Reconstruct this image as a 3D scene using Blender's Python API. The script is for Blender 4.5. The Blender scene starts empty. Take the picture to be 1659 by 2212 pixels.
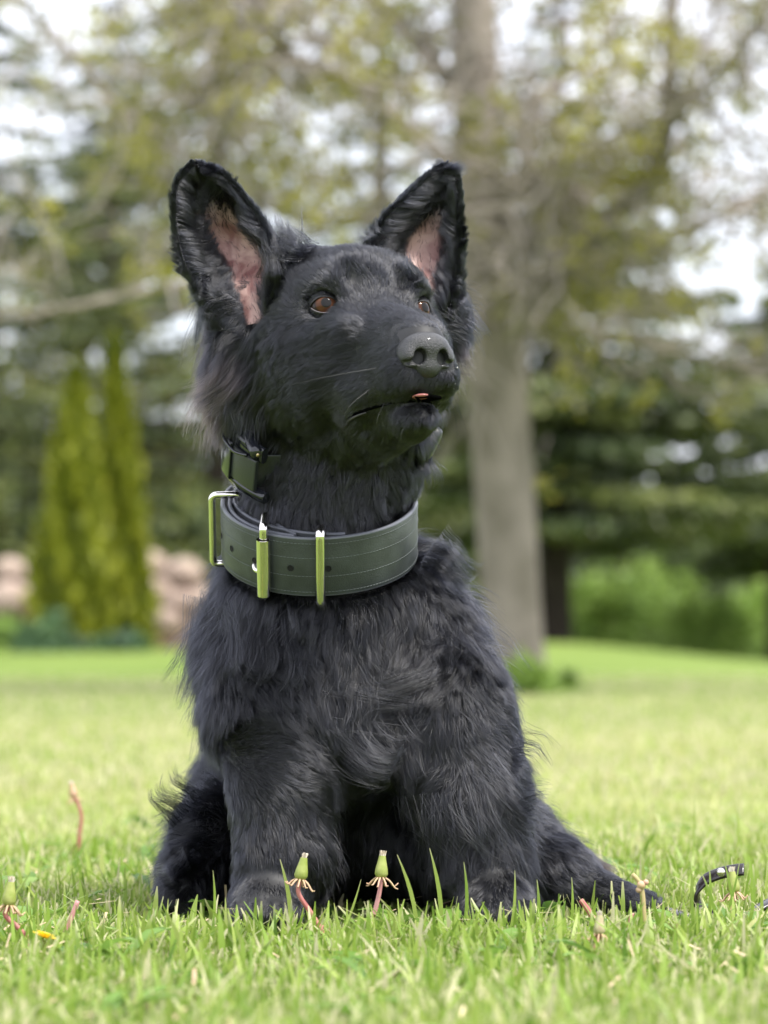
FUR = 1
import bpy, bmesh, math, random
import numpy as np
from mathutils import Vector, Matrix

# ---------------------------------------------------------------- camera, world, sun, exposure
SC = bpy.context.scene
COL = SC.collection
D0 = 2.4                       # camera to dog plane (m)
CAMZ = 0.232
S = 0.79 / 2212.0              # metres per layout unit in the dog plane
PITCH = math.atan(274 * S / D0)
cam_d = bpy.data.cameras.new("camera")
cam = bpy.data.objects.new("camera", cam_d)
COL.objects.link(cam)
SC.camera = cam
cam.location = (0, -D0, CAMZ)
cam.rotation_euler = (math.pi / 2 + PITCH, 0, 0)
cam_d.sensor_fit = 'VERTICAL'
cam_d.sensor_height = 36.0
cam_d.lens = 36.0 / (2 * math.tan(math.atan(0.79 / 2 / D0)))
cam_d.clip_start = 0.05
cam_d.clip_end = 2000
cam_d.dof.use_dof = True
cam_d.dof.focus_distance = 2.365
cam_d.dof.aperture_fstop = 6.6
cam_d.dof.aperture_blades = 0

SUN_EL, SUN_AZ = math.radians(60), math.radians(128)   # azimuth from +Y clockwise; high sun to the right of and behind the camera
world = bpy.data.worlds.new("World")
SC.world = world
world.use_nodes = True
nt = world.node_tree
nt.nodes.clear()
sky = nt.nodes.new('ShaderNodeTexSky')
sky.sky_type = 'NISHITA'
sky.sun_disc = False
sky.sun_elevation = SUN_EL
sky.sun_rotation = SUN_AZ
sky.air_density = 1.0
sky.dust_density = 2.0
tc = nt.nodes.new('ShaderNodeTexCoord')
mp = nt.nodes.new('ShaderNodeMapping'); mp.inputs['Scale'].default_value = (1, 1, 2.2)
nz = nt.nodes.new('ShaderNodeTexNoise'); nz.inputs['Scale'].default_value = 2.6
nz.inputs['Detail'].default_value = 6; nz.inputs['Roughness'].default_value = 0.55
rp = nt.nodes.new('ShaderNodeValToRGB')
rp.color_ramp.elements[0].position = 0.30; rp.color_ramp.elements[0].color = (0.45, 0.45, 0.45, 1)
rp.color_ramp.elements[1].position = 0.56; rp.color_ramp.elements[1].color = (1, 1, 1, 1)
mx = nt.nodes.new('ShaderNodeMixRGB'); mx.inputs['Color2'].default_value = (8.6, 8.8, 9.7, 1)
bg = nt.nodes.new('ShaderNodeBackground'); bg.inputs['Strength'].default_value = 0.105
wo = nt.nodes.new('ShaderNodeOutputWorld')
nt.links.new(tc.outputs['Generated'], mp.inputs[0]); nt.links.new(mp.outputs[0], nz.inputs[0])
nt.links.new(nz.outputs[0], rp.inputs[0]); nt.links.new(rp.outputs[0], mx.inputs['Fac'])
nt.links.new(sky.outputs[0], mx.inputs['Color1']); nt.links.new(mx.outputs[0], bg.inputs['Color'])
nt.links.new(bg.outputs[0], wo.inputs[0])

sun_d = bpy.data.lights.new("sun", 'SUN'); sun_d.energy = 2.8; sun_d.angle = math.radians(9)
sun_d.color = (1.0, 0.96, 0.9)
sun = bpy.data.objects.new("sun", sun_d); COL.objects.link(sun)
sd = Vector((math.sin(SUN_AZ) * math.cos(SUN_EL), math.cos(SUN_AZ) * math.cos(SUN_EL), math.sin(SUN_EL)))
sun.rotation_euler = sd.to_track_quat('Z', 'Y').to_euler()
sun.location = sd * 30

SC.view_settings.view_transform = 'Standard'
SC.view_settings.look = 'None'
SC.view_settings.gamma = 1.0
SC.view_settings.use_curve_mapping = False
SC.view_settings.exposure = 1.22
SC.render.engine = 'CYCLES'
SC.cycles.use_denoising = True
SC.cycles.denoising_input_passes = 'RGB_ALBEDO_NORMAL'
SC.cycles.denoising_prefilter = 'ACCURATE'
SC.cycles.use_adaptive_sampling = False
SC.cycles.max_bounces = 8
SC.cycles.transparent_max_bounces = 8
SC.cycles.caustics_reflective = False
SC.cycles.caustics_refractive = False

# ---------------------------------------------------------------- helpers
rng = np.random.default_rng(7)
random.seed(7)
_cp, _sp = math.cos(PITCH), math.sin(PITCH)

def W(px, py, y=0.0):
    """world point at depth y seen at layout position (px, py) of the photograph"""
    a = (px - 829.5) * S / D0
    b = (1106 - py) * S / D0
    d = Vector((a, _cp - b * _sp, _sp + b * _cp))
    t = (y + D0) / d.y
    return Vector((d.x * t, y, CAMZ + d.z * t))

def Wn(px, py, y=0.0):
    return np.array(W(px, py, y))

def tag(o, label=None, cat=None, group=None, kind=None):
    if label: o['label'] = label
    if cat: o['category'] = cat
    if group: o['group'] = group
    if kind: o['kind'] = kind
    return o

def empty(name, loc=(0, 0, 0)):
    o = bpy.data.objects.new(name, None); COL.objects.link(o); o.location = loc
    o.empty_display_size = 0.05
    return o

def par(o, p):
    """parent keeping the world place (parents are unrotated empties or meshes)"""
    if p is not None:
        o.parent = p
        o.matrix_parent_inverse = Matrix.Translation(-_wl(p))
    return o

def _wl(p):
    v = Vector((0, 0, 0)); q = p
    while q is not None:
        if q.parent is None:
            v += q.location
            break
        q = q.parent
    return v

def mesh_np(name, V, F, mat=None, parent=None, smooth=True, attrs=None):
    """V (n,3) array; F (m,3) or (m,4) array"""
    V = np.asarray(V, dtype=np.float32); F = np.asarray(F, dtype=np.int32)
    me = bpy.data.meshes.new(name)
    me.vertices.add(len(V)); me.vertices.foreach_set('co', V.ravel())
    k = F.shape[1]
    me.loops.add(F.size); me.loops.foreach_set('vertex_index', F.ravel())
    me.polygons.add(len(F))
    me.polygons.foreach_set('loop_start', np.arange(0, F.size, k, dtype=np.int32))
    me.polygons.foreach_set('loop_total', np.full(len(F), k, dtype=np.int32))
    if smooth: me.polygons.foreach_set('use_smooth', np.ones(len(F), dtype=bool))
    me.update(calc_edges=True)
    if attrs:
        for an, av in attrs.items():
            at = me.attributes.new(an, 'FLOAT', 'POINT'); at.data.foreach_set('value', np.asarray(av, dtype=np.float32))
    if mat: me.materials.append(mat)
    o = bpy.data.objects.new(name, me); COL.objects.link(o)
    return par(o, parent)

def obj_bm(name, bm, mat=None, parent=None, smooth=True):
    me = bpy.data.meshes.new(name)
    bmesh.ops.recalc_face_normals(bm, faces=bm.faces)
    bm.to_mesh(me); bm.free()
    for p in me.polygons: p.use_smooth = smooth
    if mat: me.materials.append(mat)
    o = bpy.data.objects.new(name, me); COL.objects.link(o)
    return par(o, parent)

def nodes(name):
    m = bpy.data.materials.new(name); m.use_nodes = True
    t = m.node_tree; t.nodes.clear()
    out = t.nodes.new('ShaderNodeOutputMaterial')
    return m, t, out

def mat_p(name, col, rough=0.5, metal=0.0, spec=0.5, noise=0.0, nscale=30, bump=0.0, bscale=200, col2=None, coat=0.0, trans=0.0):
    m, t, out = nodes(name)
    b = t.nodes.new('ShaderNodeBsdfPrincipled')
    b.inputs['Roughness'].default_value = rough
    b.inputs['Metallic'].default_value = metal
    b.inputs['Specular IOR Level'].default_value = spec
    b.inputs['Coat Weight'].default_value = coat
    b.inputs['Coat Roughness'].default_value = 0.05
    tcn = t.nodes.new('ShaderNodeTexCoord')
    if noise > 0 or col2:
        n = t.nodes.new('ShaderNodeTexNoise'); n.inputs['Scale'].default_value = nscale; n.inputs['Detail'].default_value = 5
        t.links.new(tcn.outputs['Object'], n.inputs[0])
        r = t.nodes.new('ShaderNodeValToRGB')
        c2 = col2 or tuple(c * (1 - noise) for c in col)
        r.color_ramp.elements[0].position = 0.35; r.color_ramp.elements[0].color = (*c2, 1)
        r.color_ramp.elements[1].position = 0.65; r.color_ramp.elements[1].color = (*col, 1)
        t.links.new(n.outputs[0], r.inputs[0]); t.links.new(r.outputs[0], b.inputs['Base Color'])
    else:
        b.inputs['Base Color'].default_value = (*col, 1)
    if bump > 0:
        n2 = t.nodes.new('ShaderNodeTexNoise'); n2.inputs['Scale'].default_value = bscale; n2.inputs['Detail'].default_value = 4
        t.links.new(tcn.outputs['Object'], n2.inputs[0])
        bp = t.nodes.new('ShaderNodeBump'); bp.inputs['Strength'].default_value = bump; bp.inputs['Distance'].default_value = 0.001
        t.links.new(n2.outputs[0], bp.inputs['Height']); t.links.new(bp.outputs[0], b.inputs['Normal'])
    if trans > 0:
        tr = t.nodes.new('ShaderNodeBsdfTranslucent')
        if noise > 0 or col2: t.links.new(r.outputs[0], tr.inputs['Color'])
        else: tr.inputs['Color'].default_value = (*col, 1)
        mxs = t.nodes.new('ShaderNodeMixShader'); mxs.inputs[0].default_value = trans
        t.links.new(b.outputs[0], mxs.inputs[1]); t.links.new(tr.outputs[0], mxs.inputs[2]); t.links.new(mxs.outputs[0], out.inputs[0])
    else:
        t.links.new(b.outputs[0], out.inputs[0])
    return m

def tube_arrays(pts, rad, sides=8, closed=False, cap=True):
    """swept tube; pts (n,3), rad scalar or (n,) -> V,F(quads as tris-free)"""
    P = np.asarray([tuple(p) for p in pts], dtype=float); n = len(P)
    R = np.full(n, rad, dtype=float) if np.isscalar(rad) else np.asarray(rad, dtype=float)
    T = np.gradient(P, axis=0)
    if closed: T = np.roll(P, -1, 0) - np.roll(P, 1, 0)
    T /= np.linalg.norm(T, axis=1, keepdims=True) + 1e-12
    up = np.array([0, 0, 1.0]) if abs(T[0][2]) < 0.9 else np.array([1.0, 0, 0])
    N = np.zeros_like(P); v = np.cross(T[0], up); v /= np.linalg.norm(v); N[0] = v
    for i in range(1, n):
        v = N[i - 1] - T[i] * np.dot(N[i - 1], T[i]); v /= np.linalg.norm(v) + 1e-12; N[i] = v
    B = np.cross(T, N)
    a = np.linspace(0, 2 * math.pi, sides, endpoint=False)
    V = P[:, None] + R[:, None, None] * (np.cos(a)[None, :, None] * N[:, None] + np.sin(a)[None, :, None] * B[:, None])
    V = V.reshape(-1, 3)
    F = []
    m = n if closed else n - 1
    for i in range(m):
        j = (i + 1) % n
        for k in range(sides):
            l = (k + 1) % sides
            F.append((i * sides + k, i * sides + l, j * sides + l, j * sides + k))
    V = list(map(tuple, V))
    if cap and not closed:
        for i, c in ((0, P[0]), (n - 1, P[-1])):
            V.append(tuple(c)); ci = len(V) - 1
            for k in range(sides):
                l = (k + 1) % sides
                F.append((i * sides + k, i * sides + l, ci) if i else (i * sides + l, i * sides + k, ci))
    return V, F

def tube(name, pts, rad, mat, parent=None, sides=8, closed=False):
    V, F = tube_arrays(pts, rad, sides, closed)
    me = bpy.data.meshes.new(name); me.from_pydata(V, [], F); me.update()
    for p in me.polygons: p.use_smooth = True
    me.materials.append(mat)
    o = bpy.data.objects.new(name, me); COL.objects.link(o)
    return par(o, parent)

def catmull(pts, n):
    P = np.asarray([tuple(p) for p in pts], dtype=float)
    Q = np.vstack([2 * P[0] - P[1], P, 2 * P[-1] - P[-2]])
    out = []
    m = len(P) - 1
    for s in np.linspace(0, m, n):
        i = min(int(s), m - 1); t = s - i
        p0, p1, p2, p3 = Q[i], Q[i + 1], Q[i + 2], Q[i + 3]
        out.append(0.5 * (2 * p1 + (p2 - p0) * t + (2 * p0 - 5 * p1 + 4 * p2 - p3) * t * t + (3 * p1 - p0 - 3 * p2 + p3) * t ** 3))
    return np.array(out)

def vnoise(P, scale, seed):
    """cheap smooth pseudo noise in -1..1 from summed sines"""
    r = np.random.default_rng(seed)
    o = np.zeros(len(P))
    for k in range(6):
        d = r.normal(size=3); d /= np.linalg.norm(d)
        o += np.sin(P @ d * scale * (0.6 + 0.28 * k) * 6.28 + r.uniform(0, 6.28))
    return o / 3.0

def instance_mesh(name, V0, F0, M, T, mat, parent=None, attrs_per=None, smooth=False):
    """many placed copies of one small mesh, joined: M (n,3,3), T (n,3)"""
    n = len(T); k = len(V0)
    V = np.einsum('nij,kj->nki', M, V0) + T[:, None]
    F = (F0[None] + (np.arange(n) * k)[:, None, None]).reshape(-1, F0.shape[1])
    at = {a: np.repeat(v, k) for a, v in attrs_per.items()} if attrs_per else None
    return mesh_np(name, V.reshape(-1, 3), F, mat, parent, smooth, at)
# ---------------------------------------------------------------- dog: implicit body surface
class Field:
    def __init__(self, lo, hi, h):
        self.lo = lo; self.h = h
        self.g = [np.arange(lo[i], hi[i], h, dtype=np.float32) for i in range(3)]
        self.v = np.full(tuple(len(a) for a in self.g), 0.06, dtype=np.float32)
    def _box(self, lo, hi):
        sl = []; out = []
        for i in range(3):
            a = max(0, int((lo[i] - self.lo[i]) / self.h)); b = max(a, min(len(self.g[i]), int((hi[i] - self.lo[i]) / self.h) + 2))
            sl.append(slice(a, b)); sh = [1, 1, 1]; sh[i] = -1
            out.append(self.g[i][a:b].reshape(sh))
        return tuple(sl), out[0], out[1], out[2]
    def _comb(self, sl, d, k, mode):
        a = self.v[sl]
        if mode == 'add':
            h = np.clip(0.5 + 0.5 * (a - d) / k, 0, 1)
            self.v[sl] = a * (1 - h) + d * h - k * h * (1 - h)
        else:
            h = np.clip(0.5 - 0.5 * (a + d) / k, 0, 1)
            self.v[sl] = a * (1 - h) + (-d) * h + k * h * (1 - h)
    def cone(self, p, r0, q, r1, k=0.02, mode='add'):
        p = np.array(p, dtype=np.float32); q = np.array(q, dtype=np.float32)
        m = max(r0, r1) + 0.035
        sl, X, Y, Z = self._box(np.minimum(p, q) - m, np.maximum(p, q) + m)
        d = q - p; L2 = float(d @ d) + 1e-9
        t = np.clip(((X - p[0]) * d[0] + (Y - p[1]) * d[1] + (Z - p[2]) * d[2]) / L2, 0, 1)
        dist = np.sqrt((X - p[0] - t * d[0]) ** 2 + (Y - p[1] - t * d[1]) ** 2 + (Z - p[2] - t * d[2]) ** 2) - (r0 + (r1 - r0) * t)
        self._comb(sl, dist, k, mode)
    def ell(self, c, r, ax=None, k=0.02, mode='add'):
        c = np.array(c, dtype=np.float32); r = np.array(r, dtype=np.float32)
        A = np.eye(3, dtype=np.float32) if ax is None else np.array(ax, dtype=np.float32)
        m = float(r.max()) + 0.035
        sl, X, Y, Z = self._box(c - m, c + m)
        x, y, z = X - c[0], Y - c[1], Z - c[2]
        a = A[0][0] * x + A[0][1] * y + A[0][2] * z
        b = A[1][0] * x + A[1][1] * y + A[1][2] * z
        e = A[2][0] * x + A[2][1] * y + A[2][2] * z
        k0 = np.sqrt((a / r[0]) ** 2 + (b / r[1]) ** 2 + (e / r[2]) ** 2)
        k1 = np.sqrt((a / r[0] ** 2) ** 2 + (b / r[1] ** 2) ** 2 + (e / r[2] ** 2) ** 2) + 1e-6
        self._comb(sl, np.where(k0 < 0.05, -float(r.min()), k0 * (k0 - 1) / k1), k, mode)

BF_ = Field((-0.215, -0.16, -0.012), (0.235, 0.42, 0.54), 0.0026)
cone, ell = BF_.cone, BF_.ell

# head frame: f = snout direction, l = towards the dog's left (picture right), u = up
YAW, PIT = math.radians(23.5), math.radians(6)
hf = np.array([math.sin(YAW) * math.cos(PIT), -math.cos(YAW) * math.cos(PIT), math.sin(PIT)])
hl = np.array([math.cos(YAW), math.sin(YAW), 0.0])
hu = np.cross(hl, hf) * -1.0
if hu[2] < 0: hu = -hu
HA = np.array([hf, hl, hu])
HE = Wn(803, 664, -0.035)
def H(f, l, u): return HE + f * hf + l * hl + u * hu
def toH(P): return (np.asarray(P) - HE) @ HA.T

pxr = S
def Cn(a, ra, b, rb, k=0.02): cone(Wn(*a), ra * pxr, Wn(*b), rb * pxr, k)

# torso and limbs (radii in layout units, depth in m)
Cn((735, 900, 0.055), 165, (692, 1150, 0.068), 165, 0.03)
Cn((692, 1150, 0.068), 165, (705, 1320, 0.085), 186, 0.03)
ell(Wn(712, 1380, 0.09), (0.082, 0.083, 0.095), k=0.04)
ell(Wn(715, 1530, 0.07), (0.070, 0.075, 0.060), k=0.03)
Cn((570, 1400, 0.075), 106, (590, 1560, 0.04), 112, 0.03)
Cn((895, 1390, 0.08), 114, (965, 1560, 0.05), 122, 0.03)
Cn((715, 1450, 0.14), 250, (700, 1640, 0.28), 250, 0.04)
ell(Wn(700, 1780, 0.29), (0.105, 0.10, 0.085), k=0.04)
# front leg, picture left
Cn((585, 1520, 0.04), 105, (606, 1700, 0.012), 100, 0.03)
Cn((606, 1700, 0.012), 98, (608, 1850, 0.0), 84, 0.02)
Cn((608, 1850, 0.0), 82, (590, 1940, -0.004), 66, 0.02)
ell(Wn(575, 1950, -0.022), (0.027, 0.036, 0.020), k=0.015)
for t in (-1.5, -0.5, 0.5, 1.5):
    ell(Wn(575 + t * 37, 1976, -0.055 + 0.004 * t * t), (0.0088, 0.016, 0.0125), k=0.003)
# front leg, picture right
Cn((965, 1540, 0.05), 122, (1015, 1720, 0.03), 108, 0.03)
Cn((1015, 1720, 0.03), 106, (1045, 1860, 0.02), 84, 0.02)
Cn((1045, 1860, 0.02), 80, (1060, 1925, 0.01), 64, 0.02)
ell(Wn(1075, 1945, -0.01), (0.027, 0.034, 0.020), k=0.015)
for t in (-1.5, -0.5, 0.5, 1.5):
    ell(Wn(1075 + t * 36, 1970, -0.041 + 0.004 * t * t), (0.0086, 0.016, 0.0125), k=0.003)
# hind legs
Cn((950, 1790, 0.20), 170, (1090, 1840, 0.10), 105, 0.03)
Cn((1080, 1850, 0.10), 95, (1200, 1880, 0.065), 62, 0.03)
Cn((1200, 1885, 0.065), 62, (1330, 1935, 0.04), 34, 0.015)
ell(Wn(1355, 1950, 0.032), (0.026, 0.018, 0.011), k=0.012)
Cn((1180, 1850, 0.16), 50, (1270, 1900, 0.13), 32, 0.02)
Cn((560, 1760, 0.24), 150, (470, 1835, 0.15), 78, 0.03)
Cn((468, 1770, 0.15), 50, (440, 1880, 0.13), 66, 0.02)
Cn((430, 1890, 0.13), 50, (385, 1925, 0.06), 36, 0.015)
# tail behind
Cn((720, 1850, 0.36), 70, (640, 1900, 0.40), 50, 0.02)

# head
ell(H(-0.055, 0, -0.003), (0.070, 0.060, 0.051), HA, 0.02)
ell(H(-0.024, 0, 0.014), (0.038, 0.044, 0.031), HA, 0.025)
for s in (-1, 1): ell(H(-0.062, s * 0.030, 0.020), (0.034, 0.026, 0.030), HA, 0.02)
cone(H(-0.105, 0, -0.03), 0.050, Wn(735, 940, 0.06), 0.062, 0.03)
for s in (-1, 1):
    ell(H(-0.045, s * 0.038, -0.048), (0.055, 0.031, 0.042), HA, 0.02)
    ell(H(-0.010, s * 0.029, 0.013), (0.020, 0.017, 0.0105), HA, 0.02)     # brow
    ell(H(-0.036, s * 0.047, -0.024), (0.034, 0.021, 0.028), HA, 0.02)     # zygomatic arch
    ell(H(0.000, s * 0.034, -0.048), (0.032, 0.016, 0.021), HA, 0.02)
    ell(H(0.010, s * 0.033, -0.027), (0.032, 0.015, 0.017), HA, 0.015)     # cheekbone under the eye
    ell(H(0.066, s * 0.0165, -0.0705), (0.034, 0.0125, 0.0165), HA, 0.010)  # upper lip
    ell(H(0.026, s * 0.026, -0.074), (0.036, 0.0145, 0.019), HA, 0.012)
cone(H(0.0, 0, -0.030), 0.035, H(0.078, 0, -0.054), 0.0235, 0.018)
cone(H(0.003, 0, -0.009), 0.018, H(0.088, 0, -0.0425), 0.0135, 0.012)
cone(H(-0.03, 0, -0.086), 0.027, H(0.060, 0, -0.0965), 0.0165, 0.014)      # lower jaw
ell(H(0.070, 0, -0.0985), (0.018, 0.0155, 0.0115), HA, 0.006)
ell(H(0.084, 0, -0.060), (0.018, 0.0180, 0.0215), HA, 0.010)
ell(Wn(548, 800, 0.035), (0.028, 0.030, 0.050), k=0.03)       # cheek ruffs
ell(Wn(930, 705, 0.065), (0.020, 0.026, 0.030), k=0.03)
# mouth groove
MOUTH = []
for s in (-1, 1):
    mpts = [H(0.100, 0, -0.0865), H(0.090, s * 0.019, -0.087), H(0.062, s * 0.0295, -0.0873), H(0.034, s * 0.041, -0.0900), H(0.004, s * 0.050, -0.0935)]
    MOUTH.append(mpts)
    for a_, b_ in zip(mpts[:-1], mpts[1:]):
        cone(a_, 0.0044, b_, 0.0044, 0.003, 'sub')
# eye sockets
for s in (-1, 1):
    ell(H(0.020, s * 0.021, 0.019), (0.012, 0.009, 0.011), HA, 0.010, 'sub')
ell(Wn(498, 655, -0.004), (0.034, 0.030, 0.024), k=0.012, mode='sub')     # hollow under the ear
EYE_R = 0.0117
EYES = {-1: H(-0.003, -0.037, -0.001), 1: H(-0.003, 0.037, -0.001)}
for s in (-1, 1):
    ell(EYES[s] + hf * 0.006 + hl * s * 0.003, (0.0118, 0.0118, 0.0112), HA, 0.004, 'sub')

# flat on the ground
def surface_nets(V, org, h):
    ins = V < 0
    c = ins[:-1, :-1, :-1].astype(np.int8)
    s = np.zeros_like(c)
    cor = [(i, j, k) for i in (0, 1) for j in (0, 1) for k in (0, 1)]
    nx, ny, nz_ = c.shape
    for (i, j, k) in cor: s += ins[i:i + nx, j:j + ny, k:k + nz_]
    act = (s > 0) & (s < 8)
    I, J, K = np.nonzero(act)
    idx = np.full(c.shape, -1, dtype=np.int32); idx[I, J, K] = np.arange(len(I))
    acc = np.zeros((len(I), 3)); cnt = np.zeros(len(I))
    for a in cor:
        for ax in range(3):
            if a[ax] == 1: continue
            b = list(a); b[ax] = 1
            va = V[I + a[0], J + a[1], K + a[2]]; vb = V[I + b[0], J + b[1], K + b[2]]
            m = (va < 0) != (vb < 0)
            t = np.where(m, va / np.where(m, va - vb, 1), 0)
            p = np.tile(np.array(a, float), (len(I), 1)); p[:, ax] += t
            acc += p * m[:, None]; cnt += m
    P = acc / cnt[:, None] + np.stack([I, J, K], 1)
    P = P * h + np.array(org)
    Q = []
    for ax in range(3):
        o1, o2 = [(1, 2), (2, 0), (0, 1)][ax]
        sl = [slice(1, -1)] * 3; sl[ax] = slice(0, -1)
        A = ins[tuple(sl)]; sl2 = list(sl); sl2[ax] = slice(1, None)
        Bm = ins[tuple(sl2)]
        if A.shape != Bm.shape:
            mlen = min(A.shape[ax], Bm.shape[ax])
        X = np.nonzero(A != Bm)
        up = A[X]
        base = [X[0].copy(), X[1].copy(), X[2].copy()]
        for d in range(3):
            if d != ax: base[d] += 1
        def cell(da, db):
            q = [base[0].copy(), base[1].copy(), base[2].copy()]
            q[o1] -= da; q[o2] -= db
            return idx[q[0], q[1], q[2]]
        f = np.stack([cell(1, 1), cell(0, 1), cell(0, 0), cell(1, 0)], 1)
        f[~up] = f[~up][:, ::-1]
        Q.append(f)
    F = np.vstack(Q)
    F = F[(F >= 0).all(1)]
    return P, F

# the collar presses the neck in
TIL = math.radians(24)
CC = Wn(690, 1140, 0.062)
CX = np.array([1.0, 0, 0]); CF = np.array([0, -math.cos(TIL), -math.sin(TIL)]); CN = np.array([0, -math.sin(TIL), math.cos(TIL)])
CA, CB, CH = 0.0760, 0.0790, 0.0245
sl, X_, Y_, Z_ = BF_._box(CC - 0.14, CC + 0.14)
Hc = (X_ - CC[0]) * CN[0] + (Y_ - CC[1]) * CN[1] + (Z_ - CC[2]) * CN[2]
Xc = X_ - CC[0]; Fc = (Y_ - CC[1]) * CF[1] + (Z_ - CC[2]) * CF[2]
Rc = (np.sqrt((Xc / CA) ** 2 + (Fc / CB) ** 2) - 1) * CA + 0.0115
wgt = np.clip((CH + 0.012 - np.abs(Hc)) / 0.010, 0, 1)
BF_.v[sl] = np.maximum(BF_.v[sl], np.where(wgt > 0, Rc - (1 - wgt) * 0.03, -1))
BV, BF = surface_nets(BF_.v, BF_.lo, BF_.h)
# ---------------------------------------------------------------- dog: parts
def fur_material(name, col, rough=0.36, tipcol=None):
    m, t, out = nodes(name)
    h = t.nodes.new('ShaderNodeBsdfHairPrincipled')
    h.model = 'CHIANG'
    h.parametrization = 'COLOR'
    h.inputs['Roughness'].default_value = rough
    h.inputs['Radial Roughness'].default_value = 0.55
    h.inputs['Random Roughness'].default_value = 0.3
    h.inputs['IOR'].default_value = 1.6
    at = t.nodes.new('ShaderNodeAttribute'); at.attribute_name = 'brown'
    mxx = t.nodes.new('ShaderNodeMixRGB'); mxx.inputs['Color1'].default_value = (*col, 1)
    mxx.inputs['Color2'].default_value = (*(tipcol or (0.055, 0.036, 0.030)), 1)
    a2 = t.nodes.new('ShaderNodeAttribute'); a2.attribute_name = 'shade'
    vm = t.nodes.new('ShaderNodeVectorMath'); vm.operation = 'SCALE'
    t.links.new(at.outputs['Fac'], mxx.inputs['Fac']); t.links.new(mxx.outputs[0], vm.inputs[0]); t.links.new(a2.outputs['Fac'], vm.inputs['Scale'])
    t.links.new(vm.outputs[0], h.inputs['Color'])
    t.links.new(h.outputs[0], out.inputs[0])
    return m

M_skin = mat_p("black_skin", (0.007, 0.007, 0.0075), 0.6)
M_fur = fur_material("black_fur", (0.0026, 0.0028, 0.0041), 0.24)
M_nose = mat_p("nose_leather", (0.016, 0.016, 0.017), 0.42, spec=0.6, bump=1.0, bscale=1100, coat=0.12)
M_lid = mat_p("eyelid_skin", (0.008, 0.007, 0.007), 0.45)
M_tongue = mat_p("tongue", (0.36, 0.13, 0.115), 0.35, spec=0.5, noise=0.3, nscale=200)
M_lip = mat_p("lip_skin", (0.02, 0.017, 0.018), 0.38)

def ear_material():
    m, t, out = nodes("ear_skin")
    b = t.nodes.new('ShaderNodeBsdfPrincipled'); b.inputs['Roughness'].default_value = 0.5
    at = t.nodes.new('ShaderNodeAttribute'); at.attribute_name = 'pink'
    tcn = t.nodes.new('ShaderNodeTexCoord')
    n = t.nodes.new('ShaderNodeTexNoise'); n.inputs['Scale'].default_value = 55; n.inputs['Detail'].default_value = 5
    n.inputs['Distortion'].default_value = 0.6
    t.links.new(tcn.outputs['Object'], n.inputs[0])
    r = t.nodes.new('ShaderNodeValToRGB')
    r.color_ramp.elements[0].position = 0.35; r.color_ramp.elements[0].color = (0.15, 0.052, 0.046, 1)
    r.color_ramp.elements[1].position = 0.62; r.color_ramp.elements[1].color = (0.40, 0.25, 0.215, 1)
    t.links.new(n.outputs[0], r.inputs[0])
    mxx = t.nodes.new('ShaderNodeMixRGB'); mxx.inputs['Color1'].default_value = (0.008, 0.007, 0.007, 1)
    t.links.new(at.outputs['Fac'], mxx.inputs['Fac']); t.links.new(r.outputs[0], mxx.inputs['Color2'])
    t.links.new(mxx.outputs[0], b.inputs['Base Color'])
    b.inputs['Subsurface Weight'].default_value = 0.0
    bp = t.nodes.new('ShaderNodeBump'); bp.inputs['Strength'].default_value = 0.7; bp.inputs['Distance'].default_value = 0.002
    t.links.new(n.outputs[0], bp.inputs['Height']); t.links.new(bp.outputs[0], b.inputs['Normal'])
    t.links.new(b.outputs[0], out.inputs[0])
    return m
M_ear = ear_material()

def eye_material():
    m, t, out = nodes("eye_surface")
    b = t.nodes.new('ShaderNodeBsdfPrincipled')
    b.inputs['Roughness'].default_value = 0.25; b.inputs['Coat Weight'].default_value = 0.6; b.inputs['Coat Roughness'].default_value = 0.01; b.inputs['Specular IOR Level'].default_value = 0.02
    b.inputs['Coat IOR'].default_value = 1.33
    at = t.nodes.new('ShaderNodeAttribute'); at.attribute_name = 'ring'
    r = t.nodes.new('ShaderNodeValToRGB'); e = r.color_ramp.elements
    e[0].position = 0.0; e[0].color = (0.004, 0.003, 0.003, 1)
    e[1].position = 1.0; e[1].color = (0.03, 0.022, 0.02, 1)
    for p, c in ((0.21, (0.003, 0.002, 0.002)), (0.235, (0.07, 0.022, 0.006)), (0.34, (0.105, 0.034, 0.010)), (0.47, (0.08, 0.025, 0.008)),
                 (0.54, (0.015, 0.006, 0.004)), (0.60, (0.03, 0.018, 0.015))):
        q = e.new(p); q.color = (*c, 1)
    t.links.new(at.outputs['Fac'], r.inputs[0])
    at2 = t.nodes.new('ShaderNodeAttribute'); at2.attribute_name = 'ray'
    ns = t.nodes.new('ShaderNodeTexNoise'); ns.inputs['Scale'].default_value = 9; ns.inputs['Detail'].default_value = 4
    cb = t.nodes.new('ShaderNodeCombineXYZ'); t.links.new(at2.outputs['Fac'], cb.inputs[0]); t.links.new(cb.outputs[0], ns.inputs[0])
    mm = t.nodes.new('ShaderNodeMixRGB'); mm.blend_type = 'MULTIPLY'; mm.inputs['Fac'].default_value = 0.55
    t.links.new(r.outputs[0], mm.inputs['Color1']); t.links.new(ns.outputs[0], mm.inputs['Color2'])
    g = t.nodes.new('ShaderNodeBrightContrast'); g.inputs['Bright'].default_value = 0.01
    t.links.new(mm.outputs[0], g.inputs[0]); t.links.new(g.outputs[0], b.inputs['Base Color'])
    t.links.new(b.outputs[0], out.inputs[0])
    return m
M_eye = eye_material()

dog = empty("dog", (0.0, 0.1, 0.0))
tag(dog, "black long-haired shepherd puppy sitting in the grass, head turned aside, ears up", "dog")
body = mesh_np("body", BV, BF, M_skin, dog)

def nrm(v): v = np.asarray(v, float); return v / np.linalg.norm(v)

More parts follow.
